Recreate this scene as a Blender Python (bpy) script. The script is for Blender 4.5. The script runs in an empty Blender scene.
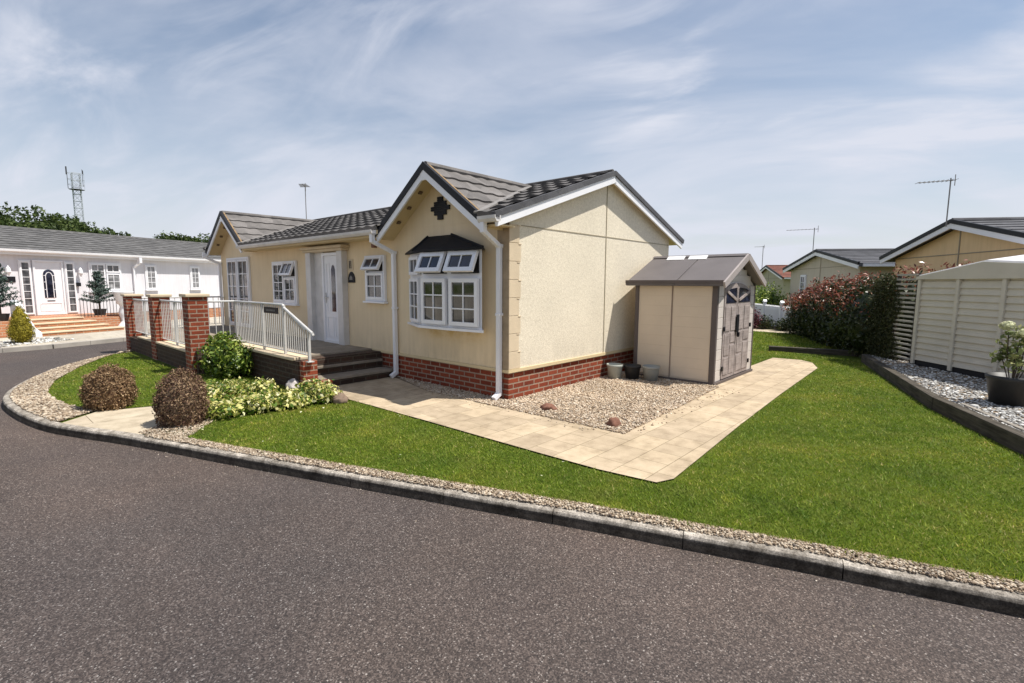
import bpy, bmesh, math, random
import numpy as np
from mathutils import Matrix, Vector, noise

C = bpy.context.scene.collection
S = bpy.context.scene
rng = np.random.default_rng(7)
random.seed(7)

# ------------------------------------------------------------------ camera
cam_d = bpy.data.cameras.new('camera'); cam = bpy.data.objects.new('camera', cam_d); C.objects.link(cam)
cam_d.sensor_width = 36.0; cam_d.lens = 502.0 / 1024.0 * 36.0
cam_d.clip_start = 0.05; cam_d.clip_end = 3000
right = Vector((0.669, -0.744, 0.005)).normalized()
fwd = Vector((0.739, 0.664, -0.115)); fwd = (fwd - right * fwd.dot(right)).normalized()
up = right.cross(fwd).normalized()
M = Matrix((right, up, -fwd)).transposed().to_4x4(); M.translation = Vector((-4.988, -4.539, 1.6))
cam.matrix_world = M
S.camera = cam
# ------------------------------------------------------------------ light
S.view_settings.view_transform = 'Standard'; S.view_settings.look = 'None'
S.view_settings.gamma = 1.0; S.view_settings.exposure = 0.38
S.view_settings.use_curve_mapping = False
S.render.engine = 'CYCLES'
S.cycles.use_denoising = True
S.cycles.max_bounces = 6
S.cycles.transparent_max_bounces = 8
sun_dir = Vector((0.285, -0.41, 1.0)).normalized()          # towards the sun
sd = bpy.data.lights.new('sun', 'SUN'); sd.energy = 5.0; sd.angle = math.radians(0.5); sd.color = (1.0, 0.955, 0.88)
so = bpy.data.objects.new('sun', sd); C.objects.link(so)
so.rotation_euler = sun_dir.to_track_quat('Z', 'Y').to_euler()
W = bpy.data.worlds.new('World'); S.world = W; W.use_nodes = True
nt = W.node_tree; nt.nodes.clear()
def wn(t, **k):
    n = nt.nodes.new(t)
    for a, b in k.items(): setattr(n, a, b)
    return n
sky = wn('ShaderNodeTexSky', sky_type='NISHITA', sun_disc=False)
sky.sun_elevation = math.asin(sun_dir.z); sky.sun_rotation = math.atan2(sun_dir.x, sun_dir.y)
sky.air_density = 1.15; sky.dust_density = 0.8; sky.ozone_density = 1.0
# thin high cirrus: directions projected on a cloud layer, stretched noise
tc = wn('ShaderNodeTexCoord'); sep = wn('ShaderNodeSeparateXYZ'); nt.links.new(tc.outputs['Generated'], sep.inputs[0])
def wmath(op, a, b=None, clamp=False):
    m = wn('ShaderNodeMath', operation=op, use_clamp=clamp)
    for i, v in enumerate((a, b)):
        if v is None: continue
        if isinstance(v, (int, float)): m.inputs[i].default_value = v
        else: nt.links.new(v, m.inputs[i])
    return m.outputs[0]
zc = wmath('ADD', wmath('MAXIMUM', sep.outputs[2], 0.0), 0.30)
cx_ = wmath('DIVIDE', sep.outputs[0], zc); cy_ = wmath('DIVIDE', sep.outputs[1], zc)
cmb = wn('ShaderNodeCombineXYZ'); nt.links.new(cx_, cmb.inputs[0]); nt.links.new(cy_, cmb.inputs[1])
def cloud(scale, rot, sx, sy, detail, dist, lo, hi):
    m0 = wn('ShaderNodeMapping'); m0.inputs['Rotation'].default_value = (0, 0, math.radians(rot)); nt.links.new(cmb.outputs[0], m0.inputs[0])
    mp = wn('ShaderNodeMapping'); mp.inputs['Scale'].default_value = (sx, sy, 1)
    nt.links.new(m0.outputs[0], mp.inputs[0])
    n = wn('ShaderNodeTexNoise'); n.inputs['Scale'].default_value = scale; n.inputs['Detail'].default_value = detail
    n.inputs['Roughness'].default_value = 0.55; n.inputs['Distortion'].default_value = dist
    nt.links.new(mp.outputs[0], n.inputs['Vector'])
    mr = wn('ShaderNodeMapRange', interpolation_type='SMOOTHSTEP'); mr.inputs['From Min'].default_value = lo; mr.inputs['From Max'].default_value = hi
    nt.links.new(n.outputs[0], mr.inputs[0]); return mr.outputs[0]
c1 = cloud(1.3, 66, 0.6, 1.2, 7, 0.5, 0.32, 0.72)
c2 = cloud(3.0, 78, 0.55, 1.25, 11, 0.7, 0.42, 0.78)
c3 = cloud(0.9, 10, 1.0, 1.0, 3, 0.3, 0.36, 0.66)
cl = wmath('ADD', wmath('MULTIPLY', c1, 0.55), wmath('MULTIPLY', wmath('MULTIPLY', c2, c3), 0.95))
hz = wn('ShaderNodeMapRange'); hz.inputs['From Min'].default_value = 0.0; hz.inputs['From Max'].default_value = 0.46
hz.inputs['To Min'].default_value = 0.74; hz.inputs['To Max'].default_value = 0.0
nt.links.new(sep.outputs[2], hz.inputs[0])
cl = wmath('ADD', cl, hz.outputs[0]); cl = wmath('ADD', cl, -0.03); cl = wmath('MAXIMUM', wmath('MINIMUM', cl, 0.95), 0.0)
mx = wn('ShaderNodeMix', data_type='RGBA'); nt.links.new(cl, mx.inputs[0]); nt.links.new(sky.outputs[0], mx.inputs[6])
mx.inputs[7].default_value = (6.5, 6.75, 7.6, 1)
bg = wn('ShaderNodeBackground'); bg.inputs[1].default_value = 0.088
wo = wn('ShaderNodeOutputWorld'); nt.links.new(mx.outputs[2], bg.inputs[0]); nt.links.new(bg.outputs[0], wo.inputs[0])

# ------------------------------------------------------------------ materials
class NT:
    def __init__(s, name):
        s.m = bpy.data.materials.new(name); s.m.use_nodes = True
        s.t = s.m.node_tree; s.b = s.t.nodes['Principled BSDF']
    def n(s, t, **k):
        x = s.t.nodes.new(t)
        for a, b in k.items():
            if isinstance(a, str) and a.startswith('i_'): x.inputs[a[2:].replace('_', ' ')].default_value = b
            else: setattr(x, a, b)
        return x
    def l(s, a, b): s.t.links.new(a, b)
    def coord(s, kind='Object', scale=(1, 1, 1), rot=(0, 0, 0)):
        c = s.n('ShaderNodeTexCoord'); m = s.n('ShaderNodeMapping'); m.inputs['Scale'].default_value = scale; m.inputs['Rotation'].default_value = rot
        s.l(c.outputs[kind], m.inputs[0]); return m.outputs[0]
    def noise(s, vec, scale, detail=4, rough=0.55, dist=0):
        n = s.n('ShaderNodeTexNoise'); n.inputs['Scale'].default_value = scale; n.inputs['Detail'].default_value = detail
        n.inputs['Roughness'].default_value = rough; n.inputs['Distortion'].default_value = dist
        s.l(vec, n.inputs['Vector']); return n.outputs[0]
    def ramp(s, fac, stops, interp='LINEAR'):
        r = s.n('ShaderNodeValToRGB'); e = r.color_ramp.elements; r.color_ramp.interpolation = interp
        while len(e) > 1: e.remove(e[-1])
        e[0].position = stops[0][0]; e[0].color = (*stops[0][1], 1)
        for p, c in stops[1:]:
            k = e.new(p); k.color = (*c, 1)
        s.l(fac, r.inputs[0]); return r.outputs[0]
    def mix(s, fac, a, b, mode='MIX'):
        m = s.n('ShaderNodeMix', data_type='RGBA', blend_type=mode)
        for sock, v in ((m.inputs[0], fac), (m.inputs[6], a), (m.inputs[7], b)):
            if isinstance(v, (int, float)): sock.default_value = v
            elif isinstance(v, tuple): sock.default_value = (*v, 1)
            else: s.l(v, sock)
        return m.outputs[2]
    def bump(s, h, strength=0.3, dist=0.01):
        b = s.n('ShaderNodeBump'); b.inputs['Strength'].default_value = strength; b.inputs['Distance'].default_value = dist
        s.l(h, b.inputs['Height']); s.l(b.outputs[0], s.b.inputs['Normal'])
    def out(s, col=None, rough=0.7, spec=0.4, metal=0.0):
        if col is not None:
            if isinstance(col, tuple): s.b.inputs['Base Color'].default_value = (*col, 1)
            else: s.l(col, s.b.inputs['Base Color'])
        s.b.inputs['Roughness'].default_value = rough; s.b.inputs['Specular IOR Level'].default_value = spec
        s.b.inputs['Metallic'].default_value = metal
        return s.m
def g3(v, k=1.0): return tuple(x * k for x in v)

def plain(name, col, rough=0.5, spec=0.5, metal=0.0, var=0.12, scale=3.0, bump=0.0, bscale=60, kind='Object'):
    a = NT(name); v = a.coord(kind); n = a.noise(v, scale, 6)
    c = a.ramp(n, [(0.3, g3(col, 1 - var)), (0.7, g3(col, 1 + var * 0.6))])
    if bump: a.bump(a.noise(v, bscale, 3), bump, 0.01)
    return a.out(c, rough, spec, metal)

def brick(name, c1=(0.28, 0.066, 0.032), c2=(0.16, 0.034, 0.019), mortar=(0.34, 0.26, 0.20), ms=0.011):
    a = NT(name); v = a.coord('UV')
    b = a.n('ShaderNodeTexBrick', offset=0.5, squash=1.0)
    b.inputs['Scale'].default_value = 1.0; b.inputs['Brick Width'].default_value = 0.225; b.inputs['Row Height'].default_value = 0.075
    b.inputs['Mortar Size'].default_value = ms; b.inputs['Mortar Smooth'].default_value = 0.25; b.inputs['Bias'].default_value = -0.1
    b.inputs['Color1'].default_value = (*c1, 1); b.inputs['Color2'].default_value = (*c2, 1); b.inputs['Mortar'].default_value = (*mortar, 1)
    a.l(v, b.inputs['Vector'])
    n = a.noise(v, 38, 6, 0.7); n2 = a.noise(v, 2.2, 4)
    c = a.mix(1.0, b.outputs[0], a.ramp(n, [(0.3, (0.68, 0.66, 0.66)), (0.72, (1.25, 1.2, 1.15))]), 'MULTIPLY')
    c = a.mix(1.0, c, a.ramp(n2, [(0.35, (0.8, 0.8, 0.82)), (0.65, (1.08, 1.05, 1.0))]), 'MULTIPLY')
    inv = a.n('ShaderNodeMath', operation='SUBTRACT'); inv.inputs[0].default_value = 1.0; a.l(b.outputs['Fac'], inv.inputs[1])
    h = a.n('ShaderNodeMath', operation='MULTIPLY_ADD'); a.l(n, h.inputs[0]); h.inputs[1].default_value = 0.35; a.l(inv.outputs[0], h.inputs[2])
    a.bump(h.outputs[0], 0.6, 0.008)
    return a.out(c, 0.85, 0.2)

def render_wall(name, col, var=0.07, dash=True, stain=None):
    a = NT(name); v = a.coord('UV'); n = a.noise(v, 1.3, 5); n2 = a.noise(v, 60, 5, 0.7)
    vs = a.coord('UV', (14, 0.7, 1)); n3 = a.noise(vs, 1.0, 4)
    c = a.ramp(n, [(0.3, g3(col, 1 - var)), (0.7, g3(col, 1 + var * 0.5))])
    if dash:
        nb = a.noise(v, 22, 5, 0.75); c = a.mix(1.0, c, a.ramp(nb, [(0.34, (0.86, 0.85, 0.83)), (0.6, (1.04, 1.04, 1.04))]), 'MULTIPLY')
    else: c = a.mix(1.0, c, a.ramp(n3, [(0.35, (0.97, 0.965, 0.95)), (0.6, (1.02, 1.02, 1.02))]), 'MULTIPLY')
    sp = a.n('ShaderNodeSeparateXYZ'); a.l(v, sp.inputs[0])
    def rng_(sock, lo, hi, t0, t1):
        m = a.n('ShaderNodeMapRange'); m.inputs[1].default_value = lo; m.inputs[2].default_value = hi; m.inputs[3].default_value = t0; m.inputs[4].default_value = t1; a.l(sock, m.inputs[0]); return m.outputs[0]
    def mul(p, q):
        m = a.n('ShaderNodeMath', operation='MULTIPLY', use_clamp=True); a.l(p, m.inputs[0]); a.l(q, m.inputs[1]); return m.outputs[0]
    nd = a.noise(a.coord('UV', (5, 1.5, 1)), 1.6, 6, 0.7)
    splash = mul(rng_(sp.outputs[1], 0.42, 0.85, 0.45, 0.0), rng_(nd, 0.4, 0.65, 0.0, 1.0)); c = a.mix(splash, c, g3(col, 0.62))      # splash-back dirt above the plinth
    drip = mul(mul(rng_(sp.outputs[1], 1.7, 2.5, 0.0, 0.25), rng_(a.noise(a.coord('UV', (9, 0.35, 1)), 1.0, 5, 0.6), 0.52, 0.7, 0.0, 1.0)), rng_(n, 0.3, 0.6, 0.4, 1.0)); c = a.mix(drip, c, g3(col, 0.72))
    if stain:
        w = mul(mul(rng_(sp.outputs[0], 0.35, 0.8, 0.0, 1.0), rng_(sp.outputs[0], 1.6, 2.0, 1.0, 0.0)), mul(mul(rng_(sp.outputs[1], 0.70, 0.9, 0.0, 1.0), rng_(sp.outputs[1], 0.94, 0.98, 1.0, 0.0)), rng_(a.noise(a.coord('UV', (3, 5, 1)), 1.6, 5, 0.7), 0.4, 0.62, 0.0, 0.9)))
        c = a.mix(w, c, (0.58, 0.40, 0.15))     # rusty stain under the bay sill
    if dash:
        c = a.mix(1.0, c, a.ramp(n2, [(0.3, (0.86, 0.85, 0.83)), (0.62, (1.06, 1.06, 1.06))]), 'MULTIPLY')
        vo = a.n('ShaderNodeTexVoronoi'); vo.inputs['Scale'].default_value = 75; a.l(v, vo.inputs['Vector'])
        a.bump(vo.outputs['Distance'], 0.35, 0.006)
    else: a.bump(n2, 0.12, 0.004)
    return a.out(c, 0.85, 0.2)

def asphalt():
    a = NT('asphalt'); v = a.coord('Object')
    vo = a.n('ShaderNodeTexVoronoi'); vo.inputs['Scale'].default_value = 150; a.l(v, vo.inputs['Vector'])
    wn_ = a.n('ShaderNodeTexWhiteNoise'); a.l(vo.outputs['Position'], wn_.inputs[0])
    n = a.noise(v, 60, 8, 0.75); n2 = a.noise(v, 0.55, 5, 0.6); n4 = a.noise(a.coord('Object', (1, 0.25, 1)), 1.4, 4)
    c = a.ramp(wn_.outputs[0], [(0.0, (0.030, 0.0240, 0.0225)), (0.55, (0.072, 0.056, 0.049)), (0.9, (0.125, 0.100, 0.088)), (0.985, (0.19, 0.165, 0.15)), (1.0, (0.34, 0.31, 0.285))])
    c = a.mix(1.0, c, a.ramp(n, [(0.3, (0.62, 0.62, 0.62)), (0.7, (1.3, 1.29, 1.28))]), 'MULTIPLY')
    c = a.mix(1.0, c, a.ramp(n2, [(0.3, (0.85, 0.86, 0.89)), (0.5, (0.98, 0.98, 0.98)), (0.7, (1.15, 1.11, 1.08))]), 'MULTIPLY')
    n5 = a.noise(v, 0.17, 3); c = a.mix(1.0, c, a.ramp(n5, [(0.4, (0.9, 0.92, 0.95)), (0.6, (1.1, 1.05, 1.0))]), 'MULTIPLY')
    n6 = a.noise(v, 5.0, 6, 0.7); c = a.mix(1.0, c, a.ramp(n6, [(0.3, (0.92,) * 3), (0.7, (1.08,) * 3)]), 'MULTIPLY')
    c = a.mix(1.0, c, a.ramp(n4, [(0.35, (0.92, 0.92, 0.92)), (0.7, (1.08, 1.08, 1.08))]), 'MULTIPLY')
    h = a.n('ShaderNodeMath', operation='MULTIPLY_ADD'); a.l(wn_.outputs[0], h.inputs[0]); h.inputs[1].default_value = 0.5; a.l(n, h.inputs[2])
    a.bump(h.outputs[0], 0.7, 0.006)
    return a.out(c, 0.8, 0.35)

def paving(name='paving', c1=(0.52, 0.42, 0.295), c2=(0.41, 0.33, 0.235), mortar=(0.22, 0.18, 0.11), bw=0.46, rh=0.3, ms=0.004):
    a = NT(name); v = a.coord('UV')
    nv = a.noise(v, 3, 2); add = a.mix(0.012, v, nv, 'ADD')
    b = a.n('ShaderNodeTexBrick', offset=0.37, squash=0.62, offset_frequency=2, squash_frequency=3)
    b.inputs['Scale'].default_value = 1.0; b.inputs['Brick Width'].default_value = bw; b.inputs['Row Height'].default_value = rh
    b.inputs['Mortar Size'].default_value = ms; b.inputs['Mortar Smooth'].default_value = 0.5
    b.inputs['Color1'].default_value = (*c1, 1); b.inputs['Color2'].default_value = (*c2, 1); b.inputs['Mortar'].default_value = (*mortar, 1)
    a.l(v, b.inputs['Vector'])
    n = a.noise(v, 5.5, 8, 0.65); n2 = a.noise(v, 130, 4, 0.7); n3 = a.noise(v, 0.9, 4)
    c = a.mix(1.0, b.outputs[0], a.ramp(n, [(0.3, (0.70, 0.68, 0.65)), (0.5, (0.96, 0.95, 0.94)), (0.7, (1.1, 1.1, 1.1))]), 'MULTIPLY')
    c = a.mix(1.0, c, a.ramp(n2, [(0.3, (0.84, 0.84, 0.84)), (0.7, (1.1, 1.1, 1.1))]), 'MULTIPLY')
    c = a.mix(1.0, c, a.ramp(n3, [(0.35, (0.86, 0.85, 0.83)), (0.65, (1.06, 1.06, 1.06))]), 'MULTIPLY')
    inv = a.n('ShaderNodeMath', operation='SUBTRACT'); a.l(n, inv.inputs[0]); a.l(b.outputs['Fac'], inv.inputs[1])
    a.bump(inv.outputs[0], 0.45, 0.006)
    return a.out(c, 0.85, 0.2)

def island(name, stops, rough=0.6, spec=0.3, transl=0.0, noise_scale=1.3, nlo=0.8, nhi=1.15):
    """colour differs per leaf / pebble"""
    a = NT(name); g = a.n('ShaderNodeNewGeometry'); v = a.coord('Object')
    c = a.ramp(g.outputs['Random Per Island'], stops)
    n = a.noise(v, noise_scale, 3)
    c = a.mix(1.0, c, a.ramp(n, [(0.3, (nlo,) * 3), (0.7, (nhi,) * 3)]), 'MULTIPLY')
    m = a.out(c, rough, spec)
    if transl:
        t = a.n('ShaderNodeBsdfTranslucent'); ms = a.n('ShaderNodeMixShader'); ms.inputs[0].default_value = transl
        a.l(c, t.inputs[0]); o = a.t.nodes['Material Output']
        a.l(a.b.outputs[0], ms.inputs[1]); a.l(t.outputs[0], ms.inputs[2]); a.l(ms.outputs[0], o.inputs[0])
    return m

def grass_base():
    a = NT('lawn_base'); v = a.coord('Object'); n = a.noise(v, 1.2, 6); n2 = a.noise(v, 70, 5, 0.7)
    c = a.ramp(n, [(0.3, (0.05, 0.08, 0.010)), (0.55, (0.09, 0.12, 0.014)), (0.75, (0.15, 0.15, 0.03))])
    c = a.mix(1.0, c, a.ramp(n2, [(0.3, (0.55,) * 3), (0.7, (1.3,) * 3)]), 'MULTIPLY')
    a.bump(n2, 0.8, 0.02); return a.out(c, 0.9, 0.1)
def blades_mat():
    a = NT('grass_blades'); g = a.n('ShaderNodeNewGeometry'); v = a.coord('Object')
    c = a.ramp(g.outputs['Random Per Island'], [(0, (0.10, 0.175, 0.014)), (0.5, (0.18, 0.265, 0.020)), (0.85, (0.26, 0.33, 0.035)), (0.95, (0.38, 0.37, 0.09)), (1, (0.50, 0.45, 0.19))])
    n = a.noise(v, 1.1, 6, 0.65); n2 = a.noise(v, 7, 5, 0.7)
    c = a.mix(1.0, c, a.ramp(n, [(0.32, (0.62, 0.76, 0.7)), (0.5, (0.98, 1.0, 1.0)), (0.68, (1.5, 1.2, 1.5))]), 'MULTIPLY')
    c = a.mix(1.0, c, a.ramp(n2, [(0.32, (0.6, 0.68, 0.6)), (0.66, (1.32, 1.2, 1.2))]), 'MULTIPLY')
    m = a.out(c, 0.6, 0.25)
    n3 = a.noise(v, 2.6, 6, 0.7); dry = a.ramp(n3, [(0.50, (0, 0, 0)), (0.72, (0.55, 0.55, 0.55))]); c = a.mix(dry, c, (0.26, 0.235, 0.07)); m = a.out(c, 0.6, 0.25)
    t = a.n('ShaderNodeBsdfTranslucent'); ms = a.n('ShaderNodeMixShader'); ms.inputs[0].default_value = 0.35
    a.l(c, t.inputs[0]); o = a.t.nodes['Material Output']
    a.l(a.b.outputs[0], ms.inputs[1]); a.l(t.outputs[0], ms.inputs[2]); a.l(ms.outputs[0], o.inputs[0])
    return m
def pane_mat(name, c1, c2, rough=0.06, sx=9.0):
    a = NT(name); v = a.coord('UV', (sx, 0.8, 1)); n = a.noise(v, 1.0, 3); v2 = a.coord('UV', (1.0, 2.5, 1)); n2 = a.noise(v2, 1.6, 2)
    c = a.ramp(n, [(0.35, c1), (0.65, c2)])
    c = a.mix(1.0, c, a.ramp(n2, [(0.38, (0.35,) * 3), (0.6, (1.2,) * 3)]), 'MULTIPLY')
    return a.out(c, rough, 0.9)
def timber_mat(name, c1, c2):
    a = NT(name); v = a.coord('UV', (1.2, 22, 1)); n = a.noise(v, 1.5, 6, 0.65); v2 = a.coord('UV'); n2 = a.noise(v2, 5, 5)
    c = a.ramp(n, [(0.3, c1), (0.7, c2)]); c = a.mix(1.0, c, a.ramp(n2, [(0.3, (0.7,) * 3), (0.7, (1.2,) * 3)]), 'MULTIPLY')
    a.bump(n, 0.5, 0.01); return a.out(c, 0.9, 0.15)
def kerb_mat():
    a = NT('kerb_concrete'); v = a.coord('Object'); n = a.noise(v, 9, 8, 0.75); n2 = a.noise(v, 90, 4, 0.8); n3 = a.noise(v, 1.7, 4)
    c = a.ramp(n, [(0.34, (0.12, 0.105, 0.085)), (0.5, (0.27, 0.25, 0.22)), (0.66, (0.48, 0.45, 0.40))])
    c = a.mix(1.0, c, a.ramp(n2, [(0.35, (0.5,) * 3), (0.62, (1.25,) * 3)]), 'MULTIPLY')
    c = a.mix(1.0, c, a.ramp(n3, [(0.35, (0.75,) * 3), (0.65, (1.1,) * 3)]), 'MULTIPLY')
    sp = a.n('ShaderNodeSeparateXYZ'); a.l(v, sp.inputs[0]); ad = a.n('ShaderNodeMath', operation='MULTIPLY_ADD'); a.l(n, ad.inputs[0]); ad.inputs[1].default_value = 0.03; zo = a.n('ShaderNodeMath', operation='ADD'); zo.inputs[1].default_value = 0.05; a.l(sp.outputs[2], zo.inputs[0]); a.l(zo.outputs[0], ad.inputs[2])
    c = a.mix(1.0, c, a.ramp(ad.outputs[0], [(0.0, (0.36, 0.32, 0.28)), (0.012, (0.24, 0.22, 0.20)), (0.030, (0.26, 0.24, 0.22)), (0.052, (1.3, 1.25, 1.2))]), 'MULTIPLY')   # darker down the kerb face, paler along its top
    a.bump(n2, 0.7, 0.01); return a.out(c, 0.9, 0.2)
def tile_mat(name, c, var=0.2):
    a = NT(name); v = a.coord('Object'); n = a.noise(v, 2.2, 6, 0.6); n2 = a.noise(v, 160, 4, 0.7); vo = a.n('ShaderNodeTexVoronoi'); vo.inputs['Scale'].default_value = 3.4
    a.l(v, vo.inputs['Vector'])
    col = a.ramp(n, [(0.3, g3(c, 1 - var)), (0.7, g3(c, 1 + var))])
    col = a.mix(1.0, col, a.ramp(n2, [(0.3, (0.7,) * 3), (0.7, (1.3,) * 3)]), 'MULTIPLY')
    cr = a.n('ShaderNodeTexWhiteNoise'); a.l(vo.outputs['Position'], cr.inputs[0]); col = a.mix(1.0, col, a.ramp(cr.outputs[0], [(0.0, (0.82,) * 3), (1.0, (1.16,) * 3)]), 'MULTIPLY')
    nl = a.noise(v, 14, 6, 0.75); col = a.mix(a.ramp(nl, [(0.60, (0, 0, 0)), (0.72, (0.5, 0.5, 0.5))]), col, (0.30, 0.28, 0.20))   # lichen
    a.bump(n2, 0.3, 0.004); return a.out(col, 0.75, 0.25)

m_asphalt = asphalt(); m_base = grass_base(); m_blade = blades_mat()
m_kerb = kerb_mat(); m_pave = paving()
m_slab = paving('pale_slab', (0.52, 0.45, 0.34), (0.47, 0.4, 0.3), (0.2, 0.17, 0.12), 1.3, 0.9, 0.005)
m_farpave = paving('far_paving', (0.50, 0.46, 0.38), (0.44, 0.40, 0.34), (0.25, 0.22, 0.18), 0.6, 0.6)
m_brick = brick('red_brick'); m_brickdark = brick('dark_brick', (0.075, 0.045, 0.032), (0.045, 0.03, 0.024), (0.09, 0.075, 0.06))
m_orange = brick('orange_brick', (0.5, 0.22, 0.11), (0.42, 0.17, 0.09), (0.5, 0.38, 0.28))
m_cream = render_wall('cream_render', (0.75, 0.61, 0.41), dash=False, stain=True)
m_dash = render_wall('cream_roughcast', (0.76, 0.69, 0.555))
m_whitewall = render_wall('white_render', (0.68, 0.67, 0.70), dash=False)
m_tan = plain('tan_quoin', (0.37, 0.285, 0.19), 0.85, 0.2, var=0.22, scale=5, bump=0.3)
m_quoin = plain('cream_quoin', (0.62, 0.51, 0.36), 0.85, 0.2, var=0.1, bump=0.2)
m_soffit = plain('cream_soffit', (0.62, 0.50, 0.30), 0.6, 0.3, var=0.05)
m_upvc = plain('white_upvc', (0.80, 0.80, 0.82), 0.3, 0.5, var=0.05, scale=2)
m_upvc2 = plain('weathered_upvc', (0.62, 0.60, 0.58), 0.4, 0.4, var=0.15, scale=4)
m_black = plain('black_upvc', (0.010, 0.010, 0.013), 0.5, 0.25, var=0.2)
m_leadroof = plain('black_roof', (0.010, 0.010, 0.012), 0.6, 0.2, var=0.3, bump=0.2)
m_tile = tile_mat('grey_tile', (0.105, 0.098, 0.094)); m_tile2 = tile_mat('brown_grey_tile', (0.145, 0.134, 0.127)); m_tile3 = tile_mat('dark_slate_tile', (0.085, 0.085, 0.092))
m_tilered = tile_mat('red_brown_tile', (0.16, 0.06, 0.04)); m_whtile = tile_mat('white_house_tile', (0.115, 0.112, 0.11))
m_lead = plain('valley_lead', (0.24, 0.225, 0.21), 0.6, 0.4, var=0.15)
m_moss = plain('mossy_mortar', (0.27, 0.19, 0.11), 0.95, 0.1, var=0.5, scale=20, bump=0.5)
m_pane = pane_mat('window_glass', (0.012, 0.013, 0.016), (0.12, 0.112, 0.104), 0.04, 5.0)
m_pane_d = pane_mat('tilted_glass', (0.012, 0.014, 0.03), (0.03, 0.034, 0.06), 0.08)
m_net = pane_mat('net_curtain_glass', (0.22, 0.22, 0.23), (0.42, 0.42, 0.43), 0.15, 16)
m_steel = plain('galvanised_rail', (0.56, 0.55, 0.53), 0.5, 0.4, 0.2, var=0.15)
m_dkmetal = plain('dark_metal', (0.05, 0.05, 0.055), 0.5, 0.5, 0.3)
m_shedwall = plain('taupe_plastic', (0.66, 0.56, 0.44), 0.6, 0.3, var=0.06, scale=2, bump=0.08, bscale=90)
m_shedroof = plain('grey_plastic_roof', (0.135, 0.12, 0.118), 0.6, 0.35, var=0.1, scale=3, bump=0.15)
m_shedpost = plain('brown_plastic', (0.11, 0.09, 0.085), 0.6, 0.35, var=0.1)
m_sheddoor = timber_mat('faded_mauve_door', (0.27, 0.225, 0.21), (0.38, 0.33, 0.31))
m_shedtrim = plain('pale_plastic_trim', (0.58, 0.53, 0.49), 0.6, 0.3, var=0.1)
m_fence = plain('grey_painted_panel', (0.60, 0.555, 0.46), 0.75, 0.25, var=0.09, scale=2.5, bump=0.15)
m_sleeper = timber_mat('weathered_sleeper', (0.028, 0.024, 0.019), (0.12, 0.105, 0.085))
m_sleeper2 = timber_mat('grey_sleeper_top', (0.2, 0.18, 0.15), (0.33, 0.30, 0.26))
m_pebble = island('pebbles', [(0, (0.17, 0.11, 0.07)), (0.2, (0.36, 0.26, 0.17)), (0.5, (0.52, 0.42, 0.30)), (0.72, (0.40, 0.31, 0.23)), (0.93, (0.72, 0.63, 0.50)), (1, (0.15, 0.115, 0.095))], 0.75, 0.3)
m_pebble2 = island('dull_pebbles', [(0, (0.13, 0.09, 0.06)), (0.3, (0.28, 0.21, 0.145)), (0.6, (0.40, 0.32, 0.23)), (0.9, (0.58, 0.50, 0.39)), (1, (0.12, 0.095, 0.08))], 0.8, 0.25)
m_slate = island('slate_chips', [(0, (0.12, 0.115, 0.105)), (0.4, (0.34, 0.325, 0.30)), (0.8, (0.6, 0.59, 0.56)), (1, (0.8, 0.79, 0.76))], 0.7, 0.3)
m_vent2 = plain('joint_brown', (0.30, 0.23, 0.19))
m_vent = plain('vent_brown', (0.12, 0.08, 0.05))
m_soil = plain('soil', (0.07, 0.05, 0.035), 0.95, 0.1, var=0.3, scale=15, bump=0.6, bscale=40)
m_gbase = plain('gravel_bed_base', (0.25, 0.19, 0.13), 0.95, 0.1, var=0.3, scale=40, bump=0.6)
m_trunk = plain('bark', (0.10, 0.075, 0.055), 0.9, 0.1, var=0.3, scale=12, bump=0.5)
L_dry = island('berberis_leaf', [(0, (0.10, 0.055, 0.035)), (0.4, (0.20, 0.12, 0.065)), (0.75, (0.32, 0.21, 0.11)), (1, (0.50, 0.36, 0.21))], 0.7, 0.2, 0.2)
L_dry2 = island('berberis_leaf_purple', [(0, (0.07, 0.035, 0.03)), (0.4, (0.15, 0.085, 0.055)), (0.75, (0.26, 0.17, 0.095)), (1, (0.42, 0.30, 0.19))], 0.7, 0.2, 0.2)
L_varie = island('variegated_leaf', [(0, (0.045, 0.11, 0.012)), (0.35, (0.13, 0.21, 0.02)), (0.48, (0.42, 0.43, 0.09)), (0.8, (0.70, 0.65, 0.24)), (1, (0.82, 0.78, 0.50))], 0.5, 0.35, 0.3)
L_green = island('shrub_leaf', [(0, (0.03, 0.07, 0.01)), (0.45, (0.10, 0.17, 0.02)), (0.8, (0.26, 0.34, 0.045)), (1, (0.48, 0.52, 0.12))], 0.4, 0.45, 0.3)
L_dark = island('hedge_leaf', [(0, (0.016, 0.028, 0.009)), (0.5, (0.036, 0.055, 0.015)), (0.9, (0.06, 0.07, 0.022)), (1, (0.12, 0.11, 0.05))], 0.4, 0.4, 0.2)
L_red = island('photinia_red_leaf', [(0, (0.11, 0.035, 0.02)), (0.5, (0.24, 0.06, 0.035)), (0.85, (0.38, 0.14, 0.09)), (1, (0.62, 0.42, 0.32))], 0.35, 0.5, 0.25)
L_tree = island('tree_leaf', [(0, (0.025, 0.045, 0.014)), (0.5, (0.055, 0.085, 0.022)), (1, (0.10, 0.13, 0.035))], 0.6, 0.2, 0.3, 0.3)
L_gold = island('golden_conifer_leaf', [(0, (0.14, 0.12, 0.01)), (0.5, (0.32, 0.27, 0.025)), (1, (0.5, 0.42, 0.06))], 0.6, 0.2, 0.2, 8, 0.6, 1.2)
L_blue = island('blue_green_needle', [(0, (0.02, 0.045, 0.035)), (0.6, (0.06, 0.10, 0.08)), (1, (0.2, 0.26, 0.22))], 0.6, 0.3, 0.1)
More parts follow.
